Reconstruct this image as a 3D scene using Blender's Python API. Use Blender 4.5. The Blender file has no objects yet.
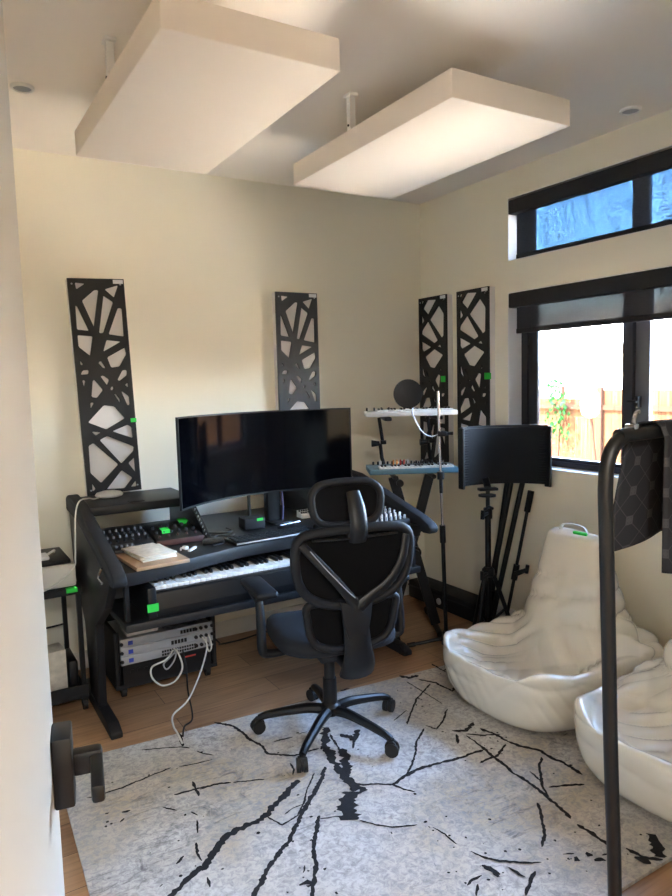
import bpy, bmesh, math, random
from mathutils import Vector, Matrix, noise
PI = math.pi
sin, cos = math.sin, math.cos
random.seed(7)
S = bpy.context.scene
COL = S.collection

# ---------------------------------------------------------------- materials
def srgb(r, g, b):
    f = lambda c: c/12.92 if c <= .04045 else ((c+.055)/1.055)**2.4
    return (f(r/255), f(g/255), f(b/255), 1)

def mat(name, rgb, rough=.5, metal=0, bump=None, vary=0, vscale=8, coat=0, spec=.5):
    m = bpy.data.materials.new(name); m.use_nodes = True
    nt = m.node_tree; b = nt.nodes['Principled BSDF']
    c = srgb(*rgb)
    b.inputs['Base Color'].default_value = c
    b.inputs['Roughness'].default_value = rough
    b.inputs['Metallic'].default_value = metal
    b.inputs['Coat Weight'].default_value = coat
    b.inputs['Specular IOR Level'].default_value = spec
    tc = nt.nodes.new('ShaderNodeTexCoord')
    if vary:
        n = nt.nodes.new('ShaderNodeTexNoise'); n.inputs['Scale'].default_value = vscale
        n.inputs['Detail'].default_value = 5
        nt.links.new(tc.outputs['Object'], n.inputs['Vector'])
        mx = nt.nodes.new('ShaderNodeMix'); mx.data_type = 'RGBA'
        mx.inputs[6].default_value = tuple(x*(1-vary) for x in c[:3])+(1,)
        mx.inputs[7].default_value = tuple(min(1, x*(1+vary)) for x in c[:3])+(1,)
        nt.links.new(n.outputs['Fac'], mx.inputs[0])
        nt.links.new(mx.outputs[2], b.inputs['Base Color'])
    if bump:
        n = nt.nodes.new('ShaderNodeTexNoise'); n.inputs['Scale'].default_value = bump[0]
        n.inputs['Detail'].default_value = 4
        nt.links.new(tc.outputs['Object'], n.inputs['Vector'])
        bp = nt.nodes.new('ShaderNodeBump'); bp.inputs['Strength'].default_value = bump[1]
        bp.inputs['Distance'].default_value = bump[2] if len(bump) > 2 else .002
        nt.links.new(n.outputs['Fac'], bp.inputs['Height'])
        nt.links.new(bp.outputs['Normal'], b.inputs['Normal'])
    return m

M = {}
M['wall'] = mat('cream_paint', (243, 237, 220), .75, bump=(180, .12, .001))
M['ceil'] = mat('ceiling_paint', (244, 237, 229), .8, bump=(140, .12, .001))
M['trim'] = mat('white_trim', (236, 234, 230), .45)
M['door'] = mat('door_paint', (206, 203, 198), .42, bump=(90, .05, .001))
M['black'] = mat('black_satin', (22, 22, 25), .45, vary=.2)
M['desk'] = mat('desk_black', (23, 23, 26), .45, vary=.25, vscale=30, bump=(300, .1, .0005))
M['matte'] = mat('black_matte', (24, 24, 27), .7, bump=(400, .15, .0005))
M['metalb'] = mat('black_metal', (12, 12, 14), .42, spec=.4)
M['plastic'] = mat('black_plastic', (17, 18, 21), .42, spec=.4)
M['plastic2'] = mat('charcoal_plastic', (22, 23, 27), .6, spec=.35)
M['rubber'] = mat('rubber', (16, 16, 17), .6)
M['mesh'] = mat('black_mesh_fabric', (9, 9, 11), .9, spec=.2, bump=(900, .4, .001))
M['seat'] = mat('seat_fabric', (24, 26, 33), .9, bump=(700, .4, .001))
M['screen'] = mat('screen_glass', (3, 4, 8), .10, spec=.22)
M['chrome'] = mat('chrome', (200, 200, 205), .18, metal=1)
M['knob'] = mat('grey_knob', (104, 105, 110), .5)
M['silver'] = mat('silver_paint', (176, 178, 184), .42, metal=.25, vary=.05)
M['white'] = mat('white_plastic', (232, 232, 232), .4)
M['offwhite'] = mat('offwhite_plastic', (205, 200, 194), .5)
M['key'] = mat('ivory_keys', (238, 238, 236), .3)
M['ebony'] = mat('black_keys', (15, 15, 17), .35)
M['tape'] = mat('green_tape', (40, 205, 70), .6)
M['blue'] = mat('blue_synth', (92, 136, 158), .4)
M['lblue'] = mat('blue_label', (60, 80, 190), .5)
M['red'] = mat('red_caps', (205, 70, 60), .45)
M['orange'] = mat('orange_caps', (225, 150, 80), .45)
M['darkred'] = mat('dark_wood_edge', (70, 38, 34), .5)
M['felt'] = mat('panel_felt', (226, 221, 218), .95, bump=(500, .3, .001))
M['lattice'] = mat('lattice_black', (27, 27, 29), .5)
M['lattice_glare'] = mat('lattice_black_glare', (44, 44, 47), .5)  # black lattice with the glare on one panel put into its colour
M['cloud'] = mat('cloud_fabric', (232, 222, 212), .95, bump=(600, .3, .001))
M['cable_w'] = mat('white_cable', (222, 220, 214), .5)
M['cable_b'] = mat('black_cable', (18, 18, 20), .5)
M['paper'] = mat('paper', (228, 224, 214), .8)
M['paper2'] = mat('printed_paper', (205, 198, 186), .8, vary=.35, vscale=40)
M['board'] = mat('pale_wood_board', (168, 140, 114), .55, vary=.15, vscale=20)
M['purple'] = mat('grey_purple_ring', (86, 80, 112), .4)
M['frame'] = mat('window_bronze', (52, 52, 58), .45, metal=.2)
M['frame2'] = mat('window_sash_grey', (112, 112, 118), .4, metal=.3)
M['cassette'] = mat('shade_cassette', (34, 33, 37), .6)
M['garment_lining'] = mat('garment_back', (22, 22, 26), .85)
M['foam'] = mat('foam_charcoal', (24, 25, 29), .95, bump=(500, .5, .002))
M['leather'] = mat('cream_leather', (236, 230, 217), .24, bump=(70, .06, .002), vary=.03, vscale=3, coat=.6)
M['seam'] = mat('cream_piping', (206, 198, 182), .5)
M['stucco'] = mat('white_stucco', (238, 230, 218), .9, bump=(40, .2, .01))
M['fascia'] = mat('roof_fascia', (70, 58, 50), .9, spec=0)
M['roofing'] = mat('pale_roof', (214, 204, 190), .9)
M['yellow'] = mat('yellow_trim', (92, 72, 22), .9, spec=0)
M['leaf'] = mat('leaf_green', (20, 52, 22), .9, spec=0)
M['post_wood'] = mat('fence_post_wood', (42, 28, 22), .9, spec=0)
M['concrete'] = mat('patio_concrete', (204, 191, 172), .9, vary=.1, vscale=2)

def nodes_of(name):
    m = bpy.data.materials.new(name); m.use_nodes = True
    nt = m.node_tree
    return m, nt, nt.nodes['Principled BSDF'], nt.nodes.new('ShaderNodeTexCoord')

# oak plank floor
def floor_mat():
    m, nt, b, tc = nodes_of('oak_planks')
    N = nt.nodes.new; Lk = nt.links.new
    mp = N('ShaderNodeMapping'); Lk(tc.outputs['Object'], mp.inputs[0])
    br = N('ShaderNodeTexBrick'); br.offset = .37; br.squash = 1
    br.inputs['Scale'].default_value = 1; br.inputs['Brick Width'].default_value = 1.45
    br.inputs['Row Height'].default_value = .178; br.inputs['Mortar Size'].default_value = .0016
    br.inputs['Mortar Smooth'].default_value = .2; br.inputs['Bias'].default_value = 0
    br.inputs['Color1'].default_value = srgb(182, 142, 106); br.inputs['Color2'].default_value = srgb(152, 114, 84)
    br.inputs['Mortar'].default_value = srgb(80, 56, 40)
    Lk(mp.outputs[0], br.inputs['Vector'])
    mp2 = N('ShaderNodeMapping'); mp2.inputs['Scale'].default_value = (1.6, 26, 1); Lk(tc.outputs['Object'], mp2.inputs[0])
    gr = N('ShaderNodeTexNoise'); gr.inputs['Scale'].default_value = 2.2; gr.inputs['Detail'].default_value = 7
    gr.inputs['Distortion'].default_value = .6; Lk(mp2.outputs[0], gr.inputs['Vector'])
    rp = N('ShaderNodeValToRGB'); rp.color_ramp.elements[0].position = .3; rp.color_ramp.elements[0].color = (.62, .60, .58, 1)
    rp.color_ramp.elements[1].position = .7; rp.color_ramp.elements[1].color = (1.1, 1.1, 1.1, 1); Lk(gr.outputs['Fac'], rp.inputs[0])
    mx = N('ShaderNodeMix'); mx.data_type = 'RGBA'; mx.blend_type = 'MULTIPLY'; mx.inputs[0].default_value = .8
    Lk(br.outputs['Color'], mx.inputs[6]); Lk(rp.outputs[0], mx.inputs[7]); Lk(mx.outputs[2], b.inputs['Base Color'])
    b.inputs['Roughness'].default_value = .38
    bp = N('ShaderNodeBump'); bp.inputs['Strength'].default_value = .25; bp.inputs['Distance'].default_value = .001
    Lk(gr.outputs['Fac'], bp.inputs['Height']); Lk(bp.outputs[0], b.inputs['Normal'])
    return m
M['floor'] = floor_mat()

# distressed grey and cream rug ground
def rug_mat():
    m, nt, b, tc = nodes_of('distressed_rug')
    N = nt.nodes.new; Lk = nt.links.new
    def nz(scale, det, dist=0, rough=.6, vec=None):
        n = N('ShaderNodeTexNoise'); n.inputs['Scale'].default_value = scale; n.inputs['Detail'].default_value = det
        n.inputs['Distortion'].default_value = dist; n.inputs['Roughness'].default_value = rough
        Lk(vec or tc.outputs['Object'], n.inputs['Vector']); return n
    def ramp(src, p0, c0, p1, c1):
        r = N('ShaderNodeValToRGB'); e = r.color_ramp.elements
        e[0].position = p0; e[0].color = c0; e[1].position = p1; e[1].color = c1
        Lk(src, r.inputs[0]); return r
    def mix(fac, a, c, mode='MIX'):
        x = N('ShaderNodeMix'); x.data_type = 'RGBA'; x.blend_type = mode
        if isinstance(fac, (int, float)): x.inputs[0].default_value = fac
        else: Lk(fac, x.inputs[0])
        for i, v in ((6, a), (7, c)):
            if isinstance(v, tuple): x.inputs[i].default_value = v
            else: Lk(v, x.inputs[i])
        return x.outputs[2]
    big = ramp(nz(1.5, 3).outputs['Fac'], .42, (0, 0, 0, 1), .62, (1, 1, 1, 1)).outputs[0]
    base = mix(big, srgb(208, 205, 203), srgb(190, 176, 156))
    fine = ramp(nz(46, 6, .8, .7).outputs['Fac'], .36, (0, 0, 0, 1), .58, (1, 1, 1, 1)).outputs[0]
    base = mix(fine, srgb(160, 156, 156), base)
    mp = N('ShaderNodeMapping'); mp.inputs['Scale'].default_value = (3, 16, 1); mp.inputs['Rotation'].default_value = (0, 0, .5)
    Lk(tc.outputs['Object'], mp.inputs[0])
    sm = ramp(nz(2.6, 7, 1.2, .7, mp.outputs[0]).outputs['Fac'], .53, (0, 0, 0, 1), .70, (1, 1, 1, 1)).outputs[0]
    pat = ramp(nz(1.9, 4, .5).outputs['Fac'], .5, (0, 0, 0, 1), .66, (1, 1, 1, 1)).outputs[0]
    sm2 = mix(1.0, sm, pat, 'MULTIPLY')
    base = mix(sm2, base, srgb(100, 93, 96))
    gp = ramp(nz(14, 8, .6, .75).outputs['Fac'], .54, (0, 0, 0, 1), .70, (1, 1, 1, 1)).outputs[0]
    gp2 = mix(1.0, gp, ramp(nz(2.3, 3, .2).outputs['Fac'], .45, (.15, .15, .15, 1), .62, (1, 1, 1, 1)).outputs[0], 'MULTIPLY')
    base = mix(gp2, base, srgb(108, 102, 104))
    Lk(base, b.inputs['Base Color']); b.inputs['Roughness'].default_value = .95
    bp = N('ShaderNodeBump'); bp.inputs['Strength'].default_value = .5; bp.inputs['Distance'].default_value = .003
    Lk(nz(220, 3).outputs['Fac'], bp.inputs['Height']); Lk(bp.outputs[0], b.inputs['Normal'])
    return m
M['rug'] = rug_mat()
M['vein'] = mat('rug_black_pile', (28, 26, 28), .95, vary=.5, vscale=60, bump=(220, .5, .003))

# woven solar shade: see-through open weave
def shade_mat(name, open_frac, rgb, tint=(1, 1, 1, 1)):
    m, nt, b, tc = nodes_of(name)
    N = nt.nodes.new; Lk = nt.links.new
    b.inputs['Base Color'].default_value = srgb(*rgb); b.inputs['Roughness'].default_value = .8
    tr = N('ShaderNodeBsdfTransparent'); tr.inputs[0].default_value = tint; ms = N('ShaderNodeMixShader')
    n = N('ShaderNodeTexNoise'); n.inputs['Scale'].default_value = 120; n.inputs['Detail'].default_value = 3
    mp = N('ShaderNodeMapping'); mp.inputs['Scale'].default_value = (1, .55, 1.6); Lk(tc.outputs['Object'], mp.inputs[0]); Lk(mp.outputs[0], n.inputs['Vector'])
    mr = N('ShaderNodeMapRange'); mr.inputs['From Min'].default_value = .3; mr.inputs['From Max'].default_value = .7
    mr.inputs['To Min'].default_value = open_frac*.25; mr.inputs['To Max'].default_value = open_frac*1.75
    Lk(n.outputs['Fac'], mr.inputs[0]); Lk(mr.outputs[0], ms.inputs[0])
    Lk(b.outputs[0], ms.inputs[1]); Lk(tr.outputs[0], ms.inputs[2])
    Lk(ms.outputs[0], nt.nodes['Material Output'].inputs[0])
    return m
M['shade'] = shade_mat('charcoal_solar_shade', .05, (62, 62, 68))
M['shade_up'] = shade_mat('sky_tinted_solar_shade', .12, (70, 74, 84), (.60, .82, 1, 1))  # tint puts the blue of the sky behind into the weave

def glass_mat():
    m, nt, b, tc = nodes_of('window_glass')
    N = nt.nodes.new; Lk = nt.links.new
    tr = N('ShaderNodeBsdfTransparent'); tr.inputs[0].default_value = (.93, .95, .95, 1)
    gl = N('ShaderNodeBsdfGlossy'); gl.inputs['Roughness'].default_value = .02
    fr = N('ShaderNodeFresnel'); fr.inputs[0].default_value = 1.35
    ms = N('ShaderNodeMixShader'); Lk(fr.outputs[0], ms.inputs[0]); Lk(tr.outputs[0], ms.inputs[1]); Lk(gl.outputs[0], ms.inputs[2])
    Lk(ms.outputs[0], nt.nodes['Material Output'].inputs[0])
    return m
M['glass'] = glass_mat()

def bamboo_mat():
    m, nt, b, tc = nodes_of('reed_screen')
    N = nt.nodes.new; Lk = nt.links.new
    mp = N('ShaderNodeMapping'); mp.inputs['Scale'].default_value = (1, 46, 1.2); Lk(tc.outputs['Object'], mp.inputs[0])
    n = N('ShaderNodeTexNoise'); n.inputs['Scale'].default_value = 1; n.inputs['Detail'].default_value = 3; Lk(mp.outputs[0], n.inputs['Vector'])
    r = N('ShaderNodeValToRGB'); e = r.color_ramp.elements
    e[0].position = .36; e[0].color = srgb(40, 23, 17); e[1].position = .62; e[1].color = srgb(63, 45, 29)
    Lk(n.outputs['Fac'], r.inputs[0]); Lk(r.outputs[0], b.inputs['Base Color']); b.inputs['Roughness'].default_value = 1; b.inputs['Specular IOR Level'].default_value = 0
    return m
M['reed'] = bamboo_mat()

# dark cloth with a small grey lattice-and-cross print (object UVs in metres)
def print_mat():
    m, nt, b, tc = nodes_of('printed_dark_cloth')
    N = nt.nodes.new; Lk = nt.links.new
    sp = N('ShaderNodeSeparateXYZ'); Lk(tc.outputs['UV'], sp.inputs[0])
    def ma(op, a, c=None):
        x = N('ShaderNodeMath'); x.operation = op
        for i, v in ((0, a), (1, c)):
            if v is None: continue
            if isinstance(v, (int, float)): x.inputs[i].default_value = v
            else: Lk(v, x.inputs[i])
        return x.outputs[0]
    P_ = .05
    u = ma('DIVIDE', sp.outputs[0], P_); v = ma('DIVIDE', sp.outputs[1], P_)
    def tri(x): return ma('ABSOLUTE', ma('SUBTRACT', ma('FRACT', x), .5))      # 0 at cell centre
    d1 = tri(ma('ADD', u, v)); d2 = tri(ma('SUBTRACT', u, v))
    line = ma('MAXIMUM', ma('LESS_THAN', d1, .014), ma('LESS_THAN', d2, .014))
    cu = ma('ABSOLUTE', ma('SUBTRACT', ma('FRACT', ma('ADD', u, .5)), .5)); cv = ma('ABSOLUTE', ma('SUBTRACT', ma('FRACT', v), .5))
    mnc = ma('MINIMUM', cu, cv); mxc = ma('MAXIMUM', cu, cv)
    cross = ma('MULTIPLY', ma('LESS_THAN', mnc, .05), ma('LESS_THAN', mxc, .15))
    ring = ma('MULTIPLY', ma('LESS_THAN', mxc, .15), ma('GREATER_THAN', mxc, .09))
    f = ma('MAXIMUM', line, ma('MAXIMUM', cross, ring))
    mx = N('ShaderNodeMix'); mx.data_type = 'RGBA'; Lk(ma('MULTIPLY', f, .8), mx.inputs[0])
    mx.inputs[6].default_value = srgb(21, 22, 28); mx.inputs[7].default_value = srgb(66, 64, 68)
    Lk(mx.outputs[2], b.inputs['Base Color']); b.inputs['Roughness'].default_value = .8
    return m
M['print'] = print_mat()

# ---------------------------------------------------------------- mesh builder
class MB:
    def __init__(s): s.b = bmesh.new(); s.mi = 0
    def _new(s, before, mi):
        for f in s.b.faces:
            if f.index == -1 or f not in before: pass
    def mark(s): s.b.faces.ensure_lookup_table(); return len(s.b.faces)
    def setm(s, n0, mi):
        s.b.faces.ensure_lookup_table()
        for f in s.b.faces[n0:]: f.material_index = mi
    def box(s, c, d, rz=0, rx=0, ry=0, bev=0, mi=0, mtx=None):
        n0 = s.mark()
        t = bmesh.new(); bmesh.ops.create_cube(t, size=1)
        for v in t.verts: v.co = Vector((v.co.x*d[0], v.co.y*d[1], v.co.z*d[2]))
        if bev: bmesh.ops.bevel(t, geom=list(t.edges), offset=min(bev, min(d)*.49), segments=2, profile=.5, affect='EDGES')
        Mx = Matrix.Translation(c) @ Matrix.Rotation(rz, 4, 'Z') @ Matrix.Rotation(ry, 4, 'Y') @ Matrix.Rotation(rx, 4, 'X')
        if mtx: Mx = mtx @ Mx
        t.transform(Mx); s.merge(t); s.setm(n0, mi); return s
    def merge(s, t):
        me = bpy.data.meshes.new('tmp'); t.to_mesh(me); t.free(); s.b.from_mesh(me); bpy.data.meshes.remove(me)
    def b2(s, lo, hi, bev=0, mi=0):
        return s.box([(a+b)/2 for a, b in zip(lo, hi)], [b-a for a, b in zip(lo, hi)], bev=bev, mi=mi)
    def tube(s, pts, r, n=8, closed=False, mi=0, smooth=0, flat=1.0, caps=True, fx=1.0, wide=None):
        P = [Vector(p) for p in pts]
        R = list(r) if isinstance(r, (list, tuple)) else [r]*len(P)
        if smooth:
            Q, RR = [], []
            m = len(P); last = m if closed else m-1
            for i in range(last):
                g = (lambda k: P[k % m]) if closed else (lambda k: P[max(0, min(m-1, k))])
                p0, p1, p2, p3 = g(i-1), g(i), g(i+1), g(i+2)
                for k in range(smooth):
                    t = k/smooth
                    Q.append(.5*((2*p1)+(p2-p0)*t+(2*p0-5*p1+4*p2-p3)*t*t+(3*p1-p0-3*p2+p3)*t**3))
                    RR.append(R[i]*(1-t)+R[(i+1) % m]*t)
            if not closed: Q.append(P[-1]); RR.append(R[-1])
            P, R = Q, RR
        n0 = s.mark(); m = len(P); rings = []
        up = None
        for i, p in enumerate(P):
            a = P[(i-1) % m] if (closed or i > 0) else p
            c = P[(i+1) % m] if (closed or i < m-1) else p
            d = (c-a).normalized()
            if up is None:
                up = Vector((0, 0, 1)) if abs(d.z) < .9 else Vector((1, 0, 0))
            x = d.cross(up)
            if x.length < 1e-4: x = d.orthogonal()
            x.normalize(); up = x.cross(d).normalized()
            if wide is not None:
                w_ = Vector(wide); up = (w_-d*w_.dot(d)).normalized(); x = d.cross(up)
            rings.append([s.b.verts.new(p+(x*cos(2*PI*k/n)*fx+up*sin(2*PI*k/n)*flat)*R[i]) for k in range(n)])
        for i in range(m if closed else m-1):
            A, B = rings[i], rings[(i+1) % m]
            off = 0
            if closed and i == m-1:
                off = min(range(n), key=lambda o: sum((A[k].co-B[(k+o) % n].co).length for k in range(n)))
            for k in range(n):
                try: s.b.faces.new((A[k], A[(k+1) % n], B[(k+1+off) % n], B[(k+off) % n]))
                except ValueError: pass
        if not closed and caps:
            s.b.faces.new(rings[0][::-1]); s.b.faces.new(rings[-1])
        s.setm(n0, mi); return s
    def cyl(s, a, b, r, r2=None, n=16, mi=0): return s.tube([a, b], [r, r if r2 is None else r2], n=n, mi=mi)
    def lathe(s, prof, c=(0, 0, 0), n=24, mtx=None, mi=0):
        n0 = s.mark(); c = Vector(c); rings = []
        def V(x, y, z):
            p = Vector((x, y, z))
            return c + (mtx.to_3x3() @ p if mtx else p)
        for r, z in prof:
            rings.append([s.b.verts.new(V(r*cos(2*PI*k/n), r*sin(2*PI*k/n), z)) for k in range(n)])
        for A, B in zip(rings, rings[1:]):
            for k in range(n): s.b.faces.new((A[k], A[(k+1) % n], B[(k+1) % n], B[k]))
        s.b.faces.new(rings[0][::-1]); s.b.faces.new(rings[-1])
        s.setm(n0, mi); return s
    def prism(s, poly, axis, lo, hi, bev=0, mi=0):
        # poly: 2D points; axis 'x': (y,z) 'y': (x,z) 'z': (x,y)
        n0 = s.mark(); t = bmesh.new()
        def V(p, h): return {'x': (h, p[0], p[1]), 'y': (p[0], h, p[1]), 'z': (p[0], p[1], h)}[axis]
        A = [t.verts.new(V(p, lo)) for p in poly]; B = [t.verts.new(V(p, hi)) for p in poly]
        n = len(poly)
        t.faces.new(A[::-1]); t.faces.new(B)
        for i in range(n): t.faces.new((A[i], A[(i+1) % n], B[(i+1) % n], B[i]))
        bmesh.ops.recalc_face_normals(t, faces=list(t.faces))
        if bev: bmesh.ops.bevel(t, geom=list(t.edges), offset=bev, segments=2, profile=.5, affect='EDGES')
        s.merge(t); s.setm(n0, mi); return s
    def grid(s, fn, nu, nv, mi=0, uv=None):
        n0 = s.mark()
        V = [[s.b.verts.new(fn(i/nu, j/nv)) for j in range(nv+1)] for i in range(nu+1)]
        lay = s.b.loops.layers.uv.verify() if uv else None
        for i in range(nu):
            for j in range(nv):
                f = s.b.faces.new((V[i][j], V[i+1][j], V[i+1][j+1], V[i][j+1]))
                if uv:
                    for l, (a, c) in zip(f.loops, ((i, j), (i+1, j), (i+1, j+1), (i, j+1))): l[lay].uv = uv(a/nu, c/nv)
        s.setm(n0, mi); return s

def link(name, data): 
    o = bpy.data.objects.new(name, data); COL.objects.link(o); return o

def tag(o, label, cat, group=None):
    o['label'] = label; o['category'] = cat
    if group: o['group'] = group
    return o

def thing(name, label, cat, loc=(0, 0, 0), rz=0, group=None):
    o = link(name, None); o.location = loc; o.rotation_euler = (0, 0, rz); o.empty_display_size = .05
    return tag(o, label, cat, group)

def mesh(name, mb, mats, parent=None, world=True, ang=35, label=None, recalc=True):
    """finish a builder as ONE object; world=True: built in world coordinates, moved under its parent"""
    if not isinstance(mats, (list, tuple)): mats = [mats]
    if recalc: bmesh.ops.recalc_face_normals(mb.b, faces=list(mb.b.faces))
    me = bpy.data.meshes.new(name); mb.b.to_mesh(me); mb.b.free()
    for m in mats: me.materials.append(m if not isinstance(m, str) else M[m])
    for p in me.polygons: p.use_smooth = True
    me.set_sharp_from_angle(angle=math.radians(ang))
    o = link(name, me)
    if parent:
        o.parent = parent
        if world:
            # root empties only: compose the chain of parents
            Mw = Matrix.Identity(4); q = parent; chain = []
            while q: chain.append(q); q = q.parent
            for q in reversed(chain): Mw = Mw @ Matrix.Translation(q.location) @ q.rotation_euler.to_matrix().to_4x4()
            me.transform(Mw.inverted())
    if label: o['label'] = label
    return o

def single(name, mb, mats, label, cat, group=None, base=None, **k):
    """a thing that is one mesh; origin moved to its base"""
    o = mesh(name, mb, mats, None, **k); me = o.data
    if base is None:
        xs = [v.co for v in me.vertices]
        base = Vector((sum(v.x for v in xs)/len(xs), sum(v.y for v in xs)/len(xs), min(v.z for v in xs)))
    me.transform(Matrix.Translation(-Vector(base))); o.location = base
    return tag(o, label, cat, group)

def struct(name, mb, mats, parent=None, **k):
    o = mesh(name, mb, mats, parent, **k)
    if not parent: o['kind'] = 'structure'
    return o

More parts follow.
